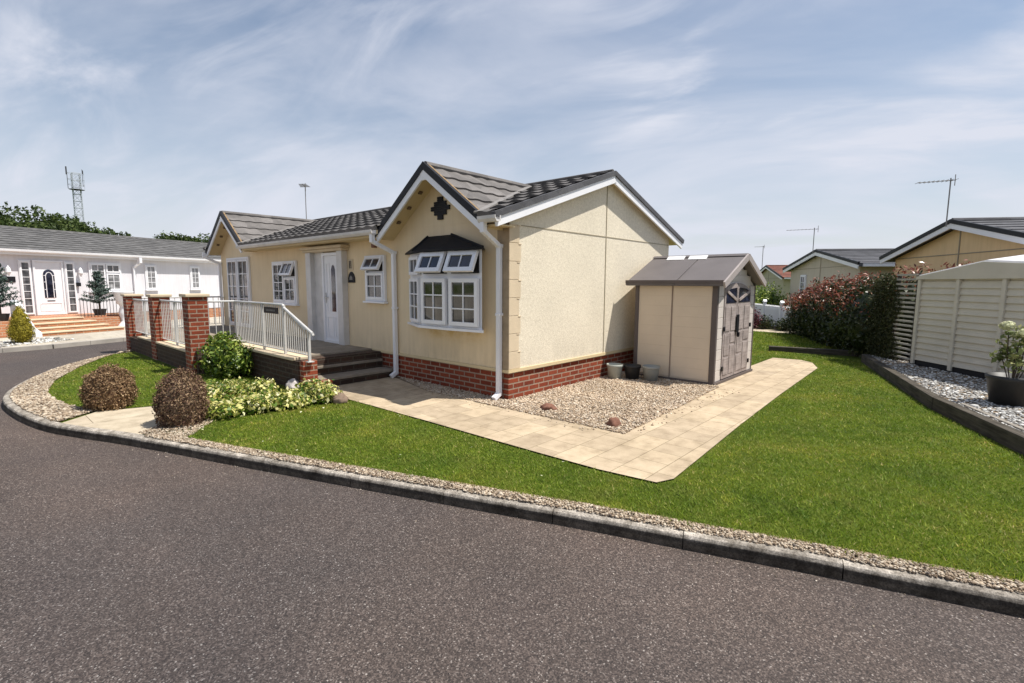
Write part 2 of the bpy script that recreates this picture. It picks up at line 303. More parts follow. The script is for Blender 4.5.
L_purple = island('purple_leaf', [(0, (0.05, 0.012, 0.02)), (0.6, (0.13, 0.03, 0.045)), (1, (0.25, 0.09, 0.09))], 0.5, 0.3, 0.2)
L_flower = island('cream_petal', [(0, (0.62, 0.64, 0.36)), (1, (0.85, 0.84, 0.62))], 0.6, 0.3, 0.3)
L_climb = island('climber_leaf', [(0, (0.025, 0.035, 0.013)), (0.5, (0.05, 0.06, 0.022)), (1, (0.10, 0.10, 0.045))], 0.6, 0.2, 0.2)
L_pinkw = island('pale_flower', [(0, (0.45, 0.38, 0.36)), (1, (0.78, 0.74, 0.72))], 0.6, 0.3, 0.2)

# ------------------------------------------------------------------ mesh helpers
class MB:
    def __init__(s): s.v = []; s.f = []; s.uv = []; s.mi = []; s.M = None; s.cur = 0
    def add(s, vs, fs, smooth=False):
        b = len(s.v); vs = [Vector(p) for p in vs]
        for f in fs:
            p = [vs[i] for i in f]
            n = Vector((0, 0, 0))
            for i in range(len(p)):
                a, c = p[i], p[(i + 1) % len(p)]
                n += Vector(((a.y - c.y) * (a.z + c.z), (a.z - c.z) * (a.x + c.x), (a.x - c.x) * (a.y + c.y)))
            ax = max(range(3), key=lambda i: abs(n[i]))
            for q in p: s.uv.append((q.y, q.z) if ax == 0 else (q.x, q.z) if ax == 1 else (q.x, q.y))
            s.f.append([b + i for i in f]); s.mi.append(s.cur)
        s.v += [s.M @ p if s.M else p for p in vs]
        return s
    def box(s, a, b):
        x0, x1 = sorted((a[0], b[0])); y0, y1 = sorted((a[1], b[1])); z0, z1 = sorted((a[2], b[2]))
        v = [(x0, y0, z0), (x1, y0, z0), (x1, y1, z0), (x0, y1, z0), (x0, y0, z1), (x1, y0, z1), (x1, y1, z1), (x0, y1, z1)]
        return s.add(v, [(0, 3, 2, 1), (4, 5, 6, 7), (0, 1, 5, 4), (1, 2, 6, 5), (2, 3, 7, 6), (3, 0, 4, 7)])
    def prism(s, poly, axis, a, b):
        """poly in the two other axes (x->(y,z), y->(x,z), z->(x,y))"""
        def P(p, t): return {'x': (t, p[0], p[1]), 'y': (p[0], t, p[1]), 'z': (p[0], p[1], t)}[axis]
        n = len(poly); v = [P(p, a) for p in poly] + [P(p, b) for p in poly]
        ar = sum(poly[i][0] * poly[(i + 1) % n][1] - poly[(i + 1) % n][0] * poly[i][1] for i in range(n))
        flip = (ar > 0) ^ (axis == 'y') ^ (a > b)
        f = [list(range(n)), list(range(n, 2 * n))[::-1]] + [(i, i + n, (i + 1) % n + n, (i + 1) % n) for i in range(n)]
        if flip: f = [list(q)[::-1] for q in f]
        return s.add(v, f)
    def beam(s, a, b, w, h, upv=(0, 0, 1), off=(0, 0)):
        a = Vector(a); b = Vector(b); d = (b - a).normalized(); sd_ = d.cross(Vector(upv)).normalized(); u = sd_.cross(d)
        v = []
        for p in (a, b):
            for i, j in ((-1, -1), (1, -1), (1, 1), (-1, 1)): v.append(p + sd_ * (i * w / 2 + off[0]) + u * (j * h / 2 + off[1]))
        return s.add(v, [(0, 1, 2, 3), (7, 6, 5, 4), (0, 4, 5, 1), (1, 5, 6, 2), (2, 6, 7, 3), (3, 7, 4, 0)])
    def tube(s, pts, r, n=8, r2=None):
        pts = [Vector(p) for p in pts]; v = []; f = []; m = len(pts)
        for k, p in enumerate(pts):
            d = (pts[min(k + 1, m - 1)] - pts[max(k - 1, 0)]).normalized()
            x = d.cross(Vector((0, 0, 1)));
            if x.length < 1e-3: x = Vector((1, 0, 0))
            x.normalize(); y = x.cross(d); rr = r if r2 is None else r + (r2 - r) * k / (m - 1)
            for i in range(n):
                t = 2 * math.pi * i / n; v.append(p + x * (rr * math.cos(t)) + y * (rr * math.sin(t)))
        for k in range(m - 1):
            for i in range(n): f.append((k * n + i, k * n + (i + 1) % n, (k + 1) * n + (i + 1) % n, (k + 1) * n + i))
        f.append(tuple(range(n))[::-1]); f.append(tuple(range((m - 1) * n, m * n)))
        return s.add(v, f)
    def lathe(s, prof, c=(0, 0, 0), n=24):
        v = []; f = []
        for r, z in prof:
            for i in range(n):
                t = 2 * math.pi * i / n; v.append((c[0] + r * math.cos(t), c[1] + r * math.sin(t), c[2] + z))
        for k in range(len(prof) - 1):
            for i in range(n): f.append((k * n + i, k * n + (i + 1) % n, (k + 1) * n + (i + 1) % n, (k + 1) * n + i))
        f.append(tuple(range(n))[::-1]); f.append(tuple(range((len(prof) - 1) * n, len(prof) * n)))
        return s.add(v, f)
    def build(s, name, mats, parent=None, bevel=0.0, smooth=False):
        me = bpy.data.meshes.new(name); me.from_pydata([tuple(p) for p in s.v], [], s.f)
        uvl = me.uv_layers.new(name='UVMap'); uvl.data.foreach_set('uv', [c for u in s.uv for c in u])
        mats = mats if isinstance(mats, (list, tuple)) else [mats]
        for m in mats: me.materials.append(m)
        me.polygons.foreach_set('material_index', s.mi)
        if smooth: me.polygons.foreach_set('use_smooth', [True] * len(s.f))
        me.update()
        o = bpy.data.objects.new(name, me); C.objects.link(o); o.parent = parent
        if bevel:
            b = o.modifiers.new('bevel', 'BEVEL'); b.width = bevel; b.segments = 2; b.limit_method = 'ANGLE'; b.angle_limit = math.radians(35)
        return o
def box(name, a, b, m, parent=None, bevel=0.0): return MB().box(a, b).build(name, m, parent, bevel)
def thing(name, label, cat, loc=(0, 0, 0), rz=0.0, group=None):
    o = bpy.data.objects.new(name, None); C.objects.link(o); o.empty_display_size = 0.2
    o.location = loc; o.rotation_euler = (0, 0, rz); return tag(o, label, cat, group)
def tag(o, label=None, cat=None, group=None, kind=None):
    if label: o['label'] = label
    if cat: o['category'] = cat
    if group: o['group'] = group
    if kind: o['kind'] = kind
    return o
def raw(name, V, F, mat, parent=None, smooth=False):
    """V (n,3), F (m,k) numpy, fast"""
    me = bpy.data.meshes.new(name); V = np.asarray(V, np.float32); F = np.asarray(F, np.int32); k = F.shape[1]
    me.vertices.add(len(V)); me.vertices.foreach_set('co', V.ravel())
    me.loops.add(F.size); me.loops.foreach_set('vertex_index', F.ravel())
    me.polygons.add(len(F)); me.polygons.foreach_set('loop_start', np.arange(0, F.size, k, dtype=np.int32))
    if smooth: me.polygons.foreach_set('use_smooth', np.ones(len(F), bool))
    me.materials.append(mat); me.update(calc_edges=True); me.validate()
    o = bpy.data.objects.new(name, me); C.objects.link(o); o.parent = parent; return o

def inpoly(P, poly):
    poly = np.asarray(poly); x, y = P[:, 0], P[:, 1]; ins = np.zeros(len(P), bool); j = len(poly) - 1
    for i in range(len(poly)):
        xi, yi = poly[i]; xj, yj = poly[j]
        c = ((yi > y) != (yj > y)) & (x < (xj - xi) * (y - yi) / ((yj - yi) or 1e-9) + xi); ins ^= c; j = i
    return ins
CAM2 = np.array([-4.988, -4.539])
def edge_dist(P, poly):
    poly = np.asarray(poly); d = np.full(len(P), 1e9)
    for i in range(len(poly)):
        a = poly[i]; b = poly[(i + 1) % len(poly)]; ab = b - a; t = np.clip(((P - a) @ ab) / (ab @ ab + 1e-12), 0, 1)
        d = np.minimum(d, np.linalg.norm(P - (a + t[:, None] * ab), axis=1))
    return d
def scatter(poly, dens_fn, cap=400000):
    p = np.asarray(poly, float); lo = p.min(0); hi = p.max(0); area = np.prod(hi - lo)
    dmax = dens_fn(np.array([1.2])).max(); n = int(area * dmax)
    n = min(n, 4000000); P = rng.uniform(lo, hi, (n, 2))
    d = np.linalg.norm(P - CAM2, axis=1); keep = rng.random(n) < dens_fn(d) / dmax
    P = P[keep]; P = P[inpoly(P, p)]; return P[:cap] if len(P) <= cap else P[rng.permutation(len(P))[:cap]]
def grass(name, poly, label_kind=True, h=0.015, dens=lambda d: np.clip(62000 / np.maximum(d, 1.5) ** 1.45, 700, 15000), z=0.0, ragged=0.035):
    poly = np.asarray(poly, float)
    P = scatter(poly, dens)
    ed = edge_dist(P, poly); P = P[ed > rng.random(len(P)) * ragged * 0.6]; d = np.linalg.norm(P - CAM2, axis=1); n = len(P)
    P = P + rng.normal(0, 0.012, P.shape); hh = h * rng.uniform(0.5, 1.35, n) * (1 + 0.02 * d); w = (0.0026 + 0.0009 * d) * rng.uniform(0.7, 1.4, n)
    a = rng.uniform(0, 2 * np.pi, n); lean = rng.normal(0, 0.8, (n, 2)) * hh[:, None]
    wx = np.stack([np.cos(a), np.sin(a)], 1) * w[:, None] * 0.5
    V = np.zeros((n, 3, 3)); V[:, 0, :2] = P - wx; V[:, 1, :2] = P + wx; V[:, 2, :2] = P + lean; V[:, :2, 2] = z - 0.003; V[:, 2, 2] = z + hh
    o = raw(name, V.reshape(-1, 3), np.arange(3 * n).reshape(-1, 3), m_blade)
    return tag(o, kind='stuff')

ICO_V, ICO_F = None, None
def ico(sub=1):
    bm = bmesh.new(); bmesh.ops.create_icosphere(bm, subdivisions=sub, radius=1.0)
    v = np.array([p.co[:] for p in bm.verts]); f = np.array([[q.index for q in x.verts] for x in bm.faces]); bm.free(); return v, f
def stones(name, P, size, mat, z=0.0, flat=0.6, jit=0.25, sub=1, heap=0.01):
    v, f = ico(sub); n = len(P); s = size * np.exp(rng.normal(0, 0.28, n))
    sc = np.stack([s * rng.uniform(0.8, 1.4, n), s * rng.uniform(0.6, 1.0, n), s * flat * rng.uniform(0.7, 1.2, n)], 1) * 0.5
    V = v[None] * sc[:, None, :] * (1 + rng.normal(0, jit * 0.4, (n, len(v), 1)))
    a = rng.uniform(0, 2 * np.pi, n); t = rng.normal(0, 0.4, n); ca, sa = np.cos(a)[:, None], np.sin(a)[:, None]; ct, st = np.cos(t)[:, None], np.sin(t)[:, None]
    x, y, zz = V[..., 0], V[..., 1], V[..., 2]; y, zz = y * ct - zz * st, y * st + zz * ct; x, y = x * ca - y * sa, x * sa + y * ca
    V = np.stack([x + P[:, 0:1], y + P[:, 1:2], zz + z + rng.random((n, 1)) * heap], 2)
    F = f[None] + (np.arange(n) * len(v))[:, None, None]
    return raw(name, V.reshape(-1, 3), F.reshape(-1, 3), mat)

def leaf_mesh(P, N, size, aspect=0.5, spread=0.8, droop=0.0):
    """one folded kite (2 tris as a quad) per leaf; N = outward normals"""
    n = len(P); D = N + rng.normal(0, spread, (n, 3)); D[:, 2] -= droop; D /= np.linalg.norm(D, axis=1)[:, None] + 1e-9
    R = rng.normal(0, 1, (n, 3)); T = np.cross(D, R); T /= np.linalg.norm(T, axis=1)[:, None] + 1e-9; B = np.cross(D, T)
    L = size * rng.uniform(0.6, 1.35, n)[:, None]
    V = np.zeros((n, 4, 3)); V[:, 0] = P - T * L * 0.5; V[:, 1] = P + B * L * aspect * 0.5 + D * L * 0.12; V[:, 2] = P + T * L * 0.5; V[:, 3] = P - B * L * aspect * 0.5 + D * L * 0.12
    return V.reshape(-1, 3), np.arange(4 * n).reshape(-1, 4)
def blob_pts(c, r, n, shell=(0.72, 1.03), lump=0.12, freq=2.2, flatbase=None, seed=0):
    D = rng.normal(0, 1, (n, 3)); D /= np.linalg.norm(D, axis=1)[:, None]
    k = np.array([1 + lump * 2 * (noise.noise(Vector(d * freq) + Vector((seed, seed * 2.3, 0)))) for d in D])
    rad = rng.uniform(shell[0], shell[1], n) * k
    P = D * rad[:, None] * np.array(r) + np.array(c); Nn = D / np.array(r); Nn /= np.linalg.norm(Nn, axis=1)[:, None]
    if flatbase is not None:
        kp = P[:, 2] > flatbase; P = P[kp]; Nn = Nn[kp]
    return P, Nn
def core_mesh(c, r, k=0.8, flatbase=None):
    v, f = ico(3); V = v * np.array(r) * k * (1 + np.array([0.12 * noise.noise(Vector(q * 3)) for q in v])[:, None]) + np.array(c)
    if flatbase is not None: V[:, 2] = np.maximum(V[:, 2], flatbase)
    return V, f
def foliage(name, blobs, mat, parent=None, dens=None, size=0.03, aspect=0.5, spread=0.8, core=True, shell=(0.72, 1.03), lump=0.12, flatbase=None, freq=2.2, droop=0.0):
    """blobs: list of (centre, radii, n)"""
    Vs, Fs, off = [], [], 0
    for i, (c, r, n) in enumerate(blobs):
        P, Nn = blob_pts(c, r, n, shell, lump, freq, flatbase, seed=i * 3.7 + c[0])
        V, F = leaf_mesh(P, Nn, size, aspect, spread, droop); Vs.append(V); Fs.append(F + off); off += len(V)
        if core:
            V, F = core_mesh(c, r, shell[0] * 1.02, flatbase); F = np.concatenate([F, F[:, 2:3]], 1)
            # degenerate-free: keep as separate tris through a second raw mesh is avoided by subdividing quads
            Vs.append(V); Fs.append(None); core_ = (F[:, :3] + off); off += len(V); Fs[-1] = core_
    me = bpy.data.meshes.new(name); V = np.concatenate(Vs)
    lv = []; ls = []; k = 0
    for F in Fs:
        lv.append(F.ravel()); ls.append(k + np.arange(0, F.size, F.shape[1])); k += F.size
    lv = np.concatenate(lv).astype(np.int32); ls = np.concatenate(ls).astype(np.int32)
    me.vertices.add(len(V)); me.vertices.foreach_set('co', V.astype(np.float32).ravel())
    me.loops.add(len(lv)); me.loops.foreach_set('vertex_index', lv)
    me.polygons.add(len(ls)); me.polygons.foreach_set('loop_start', ls)
    me.materials.append(mat); me.update(calc_edges=True)
    o = bpy.data.objects.new(name, me); C.objects.link(o); o.parent = parent; return o

def wall_frame(o, ux, n):
    """local x along ux, local y up (z world), local z outward n"""
    m = Matrix((Vector(ux), Vector((0, 0, 1)), Vector(n))).transposed().to_4x4(); m.translation = Vector(o); return m

# ------------------------------------------------------------------ ground
def catmull(pts, k=8):
    P = [Vector(p) for p in pts]; out = []
    for i in range(len(P) - 1):
        p0, p1, p2, p3 = P[max(i - 1, 0)], P[i], P[i + 1], P[min(i + 2, len(P) - 1)]
        for j in range(k):
            t = j / k; out.append(0.5 * ((2 * p1) + (-p0 + p2) * t + (2 * p0 - 5 * p1 + 4 * p2 - p3) * t * t + (-p0 + 3 * p1 - 3 * p2 + p3) * t ** 3))
    out.append(P[-1]); return out
K = [(6.5, 13.2), (2.0, 11.8), (-0.6, 10.75), (-1.8, 10.2), (-2.36, 9.77), (-2.95, 9.22), (-3.72, 8.12), (-4.23, 6.95), (-4.5, 6.05), (-4.62, 5.4), (-4.64, 4.8), (-4.56, 3.95), (-4.40, 3.12), (-4.17, 2.50), (-3.93, 1.95), (-3.63, 1.17), (-3.42, 0.58), (-3.09, -0.3), (-2.78, -1.12), (-2.54, -1.75), (-2.35, -2.25), (-2.14, -2.8), (-1.93, -3.41), (-1.74, -3.93), (-1.59, -4.4), (-1.43, -4.89), (-1.20, -5.7), (-0.97, -6.8), (-0.8, -8.5), (-0.6, -11), (-0.5, -16)]
Kc = catmull(K, 8)
Kn = []
for i, p in enumerate(Kc):
    d = (Kc[min(i + 1, len(Kc) - 1)] - Kc[max(i - 1, 0)]).normalized(); Kn.append(Vector((-d.y, d.x)))   # towards the plot (left of travel)
def offs(t): return [(p.x + n.x * t, p.y + n.y * t) for p, n in zip(Kc, Kn)]

def sheet(name, poly, z, mat, z0=None, kind='structure'):
    mb = MB()
    if z0 is None: mb.add([(x, y, z) for x, y in poly], [list(range(len(poly)))])
    else: mb.prism([tuple(p) for p in poly], 'z', z0, z)
    o = mb.build(name, mat)
    bm = bmesh.new(); bm.from_mesh(o.data); bmesh.ops.triangulate(bm, faces=[f for f in bm.faces if len(f.verts) > 4]); bmesh.ops.recalc_face_normals(bm, faces=bm.faces)
    if z0 is None:
        for f in bm.faces:
            if f.normal.z < 0: f.normal_flip()
    bm.to_mesh(o.data); bm.free()
    return tag(o, kind=kind)
sheet('ground', [(-900, -900), (900, -900), (900, 900), (-900, 900)], -0.125, m_base)
sheet('road', [(-60, -40), (30, -40), (30, 26), (6, 16.6), (2, 14.9), (-3.4, 12.5), (-5.2, 12.2), (-14, 9.0), (-60, -6)], -0.10, m_asphalt)
plot = offs(0.10) + [(-0.5, -30), (60, -30), (60, 13.2)]
sheet('plot', plot, -0.012, m_base, -0.13)
# far pavement in front of the white house
sheet('pavement', [(-60, -5.6), (-14, 9.3), (-5.2, 12.45), (-3.4, 12.75), (2, 15.1), (6, 16.85), (12, 19.3), (12, 40), (-60, 40)], -0.005, m_farpave, -0.13)

# kerb stones along the curve
kb = MB(); acc = [0]
for i in range(1, len(Kc)): acc.append(acc[-1] + (Kc[i] - Kc[i - 1]).length)
def kat(s):
    i = 0
    while i < len(acc) - 2 and acc[i + 1] < s: i += 1
    t = (s - acc[i]) / (acc[i + 1] - acc[i]); return Kc[i].lerp(Kc[i + 1], t), (Kn[i].lerp(Kn[i + 1], t)).normalized()
s = 0.0; LK = 0.88
while s < acc[-1] - LK:
    nseg = 4; ring = []
    dz = random.uniform(-0.004, 0.004)
    for q in range(nseg + 1):
        p, n = kat(s + 0.003 + (LK - 0.006) * q / nseg)
        prof = [(0.0, -0.13), (0.0, -0.028), (0.009, -0.008), (0.025, 0.0), (0.078, 0.003), (0.078, -0.13)]
        ring.append([(p.x + n.x * a, p.y + n.y * a, b + dz) for a, b in prof])
    m = len(prof); v = [x for r in ring for x in r]; f = []
    for q in range(nseg):
        for i in range(m - 1): f.append((q * m + i, (q + 1) * m + i, (q + 1) * m + i + 1, q * m + i + 1)[::-1])
    f.append(tuple(range(m))); f.append(tuple(range(nseg * m, (nseg + 1) * m))[::-1])
    kb.add(v, f); s += LK
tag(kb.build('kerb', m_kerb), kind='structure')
# far kerb
fk = MB(); fpts = [(-14, 9.15), (-5.2, 12.32), (-3.4, 12.62), (2, 14.98), (6, 16.72)]
for a, b in zip(fpts[:-1], fpts[1:]):
    A = Vector((*a, -0.06)); B = Vector((*b, -0.06)); L = (B - A).length; k = max(1, round(L / 0.9))
    for q in range(k): fk.beam(A.lerp(B, q / k + 0.004 / L), A.lerp(B, (q + 1) / k - 0.004 / L), 0.2, 0.13)
tag(fk.build('far_kerb', plain('pale_kerb', (0.36, 0.33, 0.29), 0.85, 0.2, var=0.2, bump=0.3)), kind='structure')

# front path round the bungalow
PATH = [(-1.62, 2.62), (-1.45, 1.8), (-1.40, 0), (-1.385, -1.4), (-1.36, -2.3), (-1.29, -2.80), (-1.12, -2.87), (-0.46, -2.83), (0.95, -2.74), (3.0, -2.64), (6.1, -2.53), (6.8, -2.3), (7.05, -2.05), (7.0, -1.5), (5.0, -1.5), (2.96, -1.7), (2.86, -1.78), (-0.25, -1.92), (-0.32, -0.1), (-0.36, 1.3), (-0.05, 2.64)]
sheet('path', PATH, 0.004, m_pave)
def knear(y0, y1, t=0.215): return [p for p, q in zip(offs(t), Kc) if y1 <= q.y <= y0 and q.x < -0.6]
SLAB = knear(2.95, 1.75, 0.08) + [(-3.2, 2.05), (-1.5, 2.1), (-1.6, 2.75), (-3.1, 3.05), (-3.9, 3.33)]
sheet('entry_path', SLAB, 0.0, m_slab)
# lawns
k0 = offs(0.215)
front = knear(1.35, -16, 0.148) + [(-0.3, -16), (1.0, -5.62), (1.75, -5.02), (3.5, -4.28), (5.2, -3.72), (7.78, -2.98), (8.1, -2.5), (8.35, -1.02), (8.5, 0.4), (8.5, 4), (5.2, 4), (5.2, -1.42), (7.03, -1.48), (7.08, -2.06), (6.82, -2.32), (6.11, -2.545), (3.0, -2.655), (0.95, -2.755), (-0.46, -2.845), (-1.125, -2.885), (-1.31, -2.81), (-1.38, -2.3), (-1.41, -1.4), (-1.425, 0), (-1.43, 1.60), (-2.6, 1.72), (-3.15, 1.84), (-3.45, 1.40)]
sheet('front_lawn_base', front, -0.006, m_base)
grass('front_lawn', front)
left = [(-4.12, 4.0), (-4.2, 4.67), (-4.2, 5.2), (-4.02, 6.25), (-3.5, 7.75), (-2.93, 8.98), (-2.72, 9.42), (-2.47, 9.45), (-2.3, 5.3), (-1.7, 5.1), (-1.62, 2.9), (-3.1, 3.12), (-3.9, 3.38)]
sheet('left_lawn_base', left, -0.006, m_base)
grass('left_lawn', left, dens=lambda d: np.clip(30000 / np.maximum(d, 1.5) ** 1.25, 1200, 7000))
back = [(8.75, -2.9), (8.45, -0.9), (8.6, 1.5), (13.3, 1.2), (13.2, -1.0), (10.5, -2.6), (9.4, -3.2)]
sheet('back_lawn_base', back, -0.004, m_base); grass('back_lawn', back, dens=lambda d: np.full(len(d), 900.0), h=0.035)
sheet('back_path', [(13.4, -0.9), (13.5, 1.2), (14.3, 3.0), (14.7, 3.0), (14.5, 0.0), (14.1, -0.9)], 0.0, m_slab)
sheet('flower_bed', [(14.3, -1.2), (14.75, 0.2), (15.2, 4), (19, 4), (17.7, 1.6), (14.1, -1.2)], 0.002, m_soil)

# gravel bed beside the bungalow
GB = [(-0.25, -1.92), (2.86, -1.78), (2.96, -1.66), (5.0, -1.5), (5.0, 0.0), (0.0, 0.0), (0, 2.62), (-0.05, 2.62), (-0.36, 1.3), (-0.32, -0.1)]
sheet('gravel_base', GB, 0.0, m_gbase)
vis = [(-0.3, -1.95), (2.9, -1.8), (3.1, -1.6), (3.1, 0), (0, 0), (-0.0, 2.6), (-0.38, 1.3), (-0.36, -0.1)]
P = scatter(vis, lambda d: np.full(len(d), 5200.0)); P = P[~((P[:, 0] > 0) & (P[:, 1] > 0))]
tag(stones('gravel', P, 0.021, m_pebble, z=0.006, heap=0.014), kind='stuff')
# pebble strips along the kerb
def strip(y0, y1, t0, t1, dens):
    poly = knear(y0, y1, t0) + knear(y0, y1, t1)[::-1]; return scatter(poly, lambda d: np.full(len(d), float(dens)))
P = strip(1.7, -6.5, 0.050, 0.165, 10500)
tag(stones('kerb_pebbles', P, 0.0155, m_pebble2, z=0.004, heap=0.012), kind='stuff')
tag(stones('ball_shrub_pebbles', scatter([(-3.78, 1.9), (-3.3, 2.2), (-3.02, 1.9), (-3.42, 1.38), (-3.6, 1.3)], lambda d: np.full(len(d), 4500.0)), 0.018, m_pebble2, z=0.0, heap=0.008), kind='stuff')
P1 = strip(1.7, -6.5, -0.10, 0.0, 260); P2_ = strip(4.5, -6.5, -0.5, -0.1, 14)
m_grit = island('grit', [(0, (0.10, 0.08, 0.06)), (0.5, (0.25, 0.2, 0.15)), (1, (0.55, 0.48, 0.4))], 0.9, 0.2)
tag(stones('loose_grit', np.concatenate([P1, P2_]), 0.008, m_grit, z=-0.098, heap=0.001), kind='stuff')
Ps = np.c_[rng.uniform(-0.3, 2.9, 110), rng.normal(-1.96, 0.09, 110)]; Pq = np.c_[rng.normal(-0.42, 0.06, 60), rng.uniform(-1.8, 1.2, 60)]
P = scatter(knear(1.4, -6.5, 0.10) + knear(1.4, -6.5, 0.16)[::-1], lambda d: np.full(len(d), 900.0)); P = P[np.sin(P[:, 1] * 5.3) + np.sin(P[:, 1] * 13) > 0.5]
WEEDS = P
tag(stones('stray_gravel', np.concatenate([Ps, Pq]), 0.018, m_pebble, z=0.008, heap=0.001), kind='stuff')
sheet('pebble_base', knear(1.7, -8, 0.08) + knear(1.7, -8, 0.22)[::-1], -0.003, m_gbase)
LG = knear(9.6, 2.95, 0.11) + [(-3.9, 3.36), (-3.95, 3.40)] + left[:7]
LGp = knear(9.9, 2.95, 0.08) + [(-3.92, 3.38), (-4.10, 4.0), (-4.18, 4.67), (-4.18, 5.2), (-4.0, 6.25), (-3.48, 7.75), (-2.91, 8.98), (-2.6, 9.5), (-2.3, 9.8)]
sheet('left_pebble_base', LGp, -0.001, m_gbase)
P = scatter(LGp, lambda d: np.full(len(d), 3400.0)); tag(stones('corner_pebbles', P, 0.026, m_pebble2, z=0.006, heap=0.012), kind='stuff')

n = len(WEEDS); V = np.zeros((n, 3, 3)); a = rng.uniform(0, 6.28, n); wx = np.stack([np.cos(a), np.sin(a)], 1) * 0.003; hh = rng.uniform(0.015, 0.045, n)
V[:, 0, :2] = WEEDS - wx; V[:, 1, :2] = WEEDS + wx; V[:, 2, :2] = WEEDS + rng.normal(0, 0.018, (n, 2)); V[:, 2, 2] = hh
tag(raw('kerb_weeds', V.reshape(-1, 3), np.arange(3 * n).reshape(-1, 3), m_blade), kind='stuff')

# ------------------------------------------------------------------ roof tiles
def tiles(name, O, U, V, width, length, mat, parent, course=0.32, period=0.28, amp=0.016, lip=0.03, clips=(), samp=6):
    O, U, V = Vector(O), Vector(U).normalized(), Vector(V).normalized(); N = U.cross(V).normalized()
    if N.z < 0: N = -N
    bm = bmesh.new(); nc = max(2, int(width / period * samp)); us = [width * i / nc for i in range(nc + 1)]
    def wv(u):
        t = (u % period) / period; return amp * (0.5 + 0.5 * math.cos(2 * math.pi * t)) ** 1.0
    k = math.ceil(length / course - 1e-6)
    for j in range(k):
        s0 = j * course; s1 = min(length, (j + 1) * course + 0.02)
        sh = random.uniform(-0.0, 0.0)
        rows = []
        for s_, h in ((s0, -0.012), (s0, lip), (s1, 0.004)):
            rows.append([bm.verts.new(O + U * u + V * s_ + N * (h + (wv(u + sh) if h > -0.01 else 0.0))) for u in us])
        for a, b in zip(rows[:-1], rows[1:]):
            for i in range(nc): bm.faces.new((a[i], a[i + 1], b[i + 1], b[i]))
    for p, n in clips:
        bmesh.ops.bisect_plane(bm, geom=bm.verts[:] + bm.edges[:] + bm.faces[:], plane_co=p, plane_no=n, clear_outer=True)
    me = bpy.data.meshes.new(name); bm.to_mesh(me); bm.free(); me.materials.append(mat)
    o = bpy.data.objects.new(name, me); C.objects.link(o); o.parent = parent; return o
def join(objs, name):
    """merge meshes into one (data level)"""
    bm = bmesh.new(); mats = []
    for o in objs:
        me = o.data; base = len(bm.faces); bm.from_mesh(me)
        bm.faces.ensure_lookup_table()
        idx = []
        for m in me.materials:
            if m not in mats: mats.append(m)
            idx.append(mats.index(m))
        for f in bm.faces[base:]: f.material_index = idx[f.material_index] if idx else 0
    par = objs[0].parent; me = bpy.data.meshes.new(name); bm.to_mesh(me); bm.free()
    for m in mats: me.materials.append(m)
    for o in objs: bpy.data.objects.remove(o)
    o = bpy.data.objects.new(name, me); C.objects.link(o); o.parent = par; return o

# ------------------------------------------------------------------ windows
def bars_grid(mb, x0, y0, x1, y1, cols, rows, z, t=0.018):
    for i in range(1, cols):
        x = x0 + (x1 - x0) * i / cols; mb.box((x - t / 2, y0, z - 0.006), (x + t / 2, y1, z + 0.006))
    for j in range(1, rows):
        y = y0 + (y1 - y0) * j / rows; mb.box((x0, y - t / 2, z - 0.0035), (x1, y + t / 2, z + 0.0085))
def frame_ring(mb, x0, y0, x1, y1, w, z0, z1):
    mb.box((x0, y0, z0), (x0 + w, y1, z1)); mb.box((x1 - w, y0, z0), (x1, y1, z1))
    mb.box((x0 + w, y0, z0), (x1 - w, y0 + w, z1)); mb.box((x0 + w, y1 - w, z0), (x1 - w, y1, z1))
def light(parent, Mx, x0, y0, x1, y1, cols, rows, pane, tilt=0.0, sash=0.045, mat=None):
    """a sash with its glass and bars; tilt opens it outward hinged at the top"""
    mat = mat or m_upvc
    L = Matrix.Translation((0, y1, 0.03)) @ Matrix.Rotation(-tilt, 4, 'X') @ Matrix.Translation((0, -y1, -0.03)) if tilt else Matrix.Identity(4)
    X = Mx @ L
    a = MB(); a.M = X; frame_ring(a, x0, y0, x1, y1, sash, 0.02, 0.065); bars_grid(a, x0 + sash, y0 + sash, x1 - sash, y1 - sash, cols, rows, 0.05)
    a.build('sash', mat, parent)
    a = MB(); a.M = X; a.box((x0 + sash * 0.8, y0 + sash * 0.8, 0.034), (x1 - sash * 0.8, y1 - sash * 0.8, 0.042)); a.build('pane', pane, parent)
    if tilt:
        a = MB(); a.M = Mx; a.box((x0 + 0.01, y0 + 0.01, 0.004), (x1 - 0.01, y1 - 0.01, 0.018)); a.build('dark_opening', m_black, parent)
def window(parent, Mx, w, h, cells, pane=None, sill=True, name='window', fw=0.05, label=None):
    """cells: (x0,y0,x1,y1,cols,rows,tilt,pane)"""
    a = MB(); a.M = Mx; frame_ring(a, 0, 0, w, h, fw, 0.001, 0.05)
    for c in cells:   # mullions come from gaps: fill behind with a backing sheet
        pass
    a.box((fw, fw, 0.001), (w - fw, h - fw, 0.016))
    o = a.build(name, m_upvc, parent, 0.004)
    for c in cells:
        light(o, Mx, c[0], c[1], c[2], c[3], c[4], c[5], c[7] if len(c) > 7 and c[7] else (pane or m_pane), c[6] if len(c) > 6 else 0)
    if sill:
        a = MB(); a.M = Mx; a.box((-0.03, -0.035, 0.0), (w + 0.03, -0.002, 0.09)); a.build('sill', m_upvc, o, 0.005)
    return o

# ------------------------------------------------------------------ cream bungalow
H = thing('bungalow', 'cream rendered bungalow with brick plinth and tiled cross gables beside the road bend', 'house')
YE = 10.6; HW = 4.8; RX = 2.40; RZ = 3.383; SL = 0.335
def zr(x): return RZ - SL * abs(x - RX)
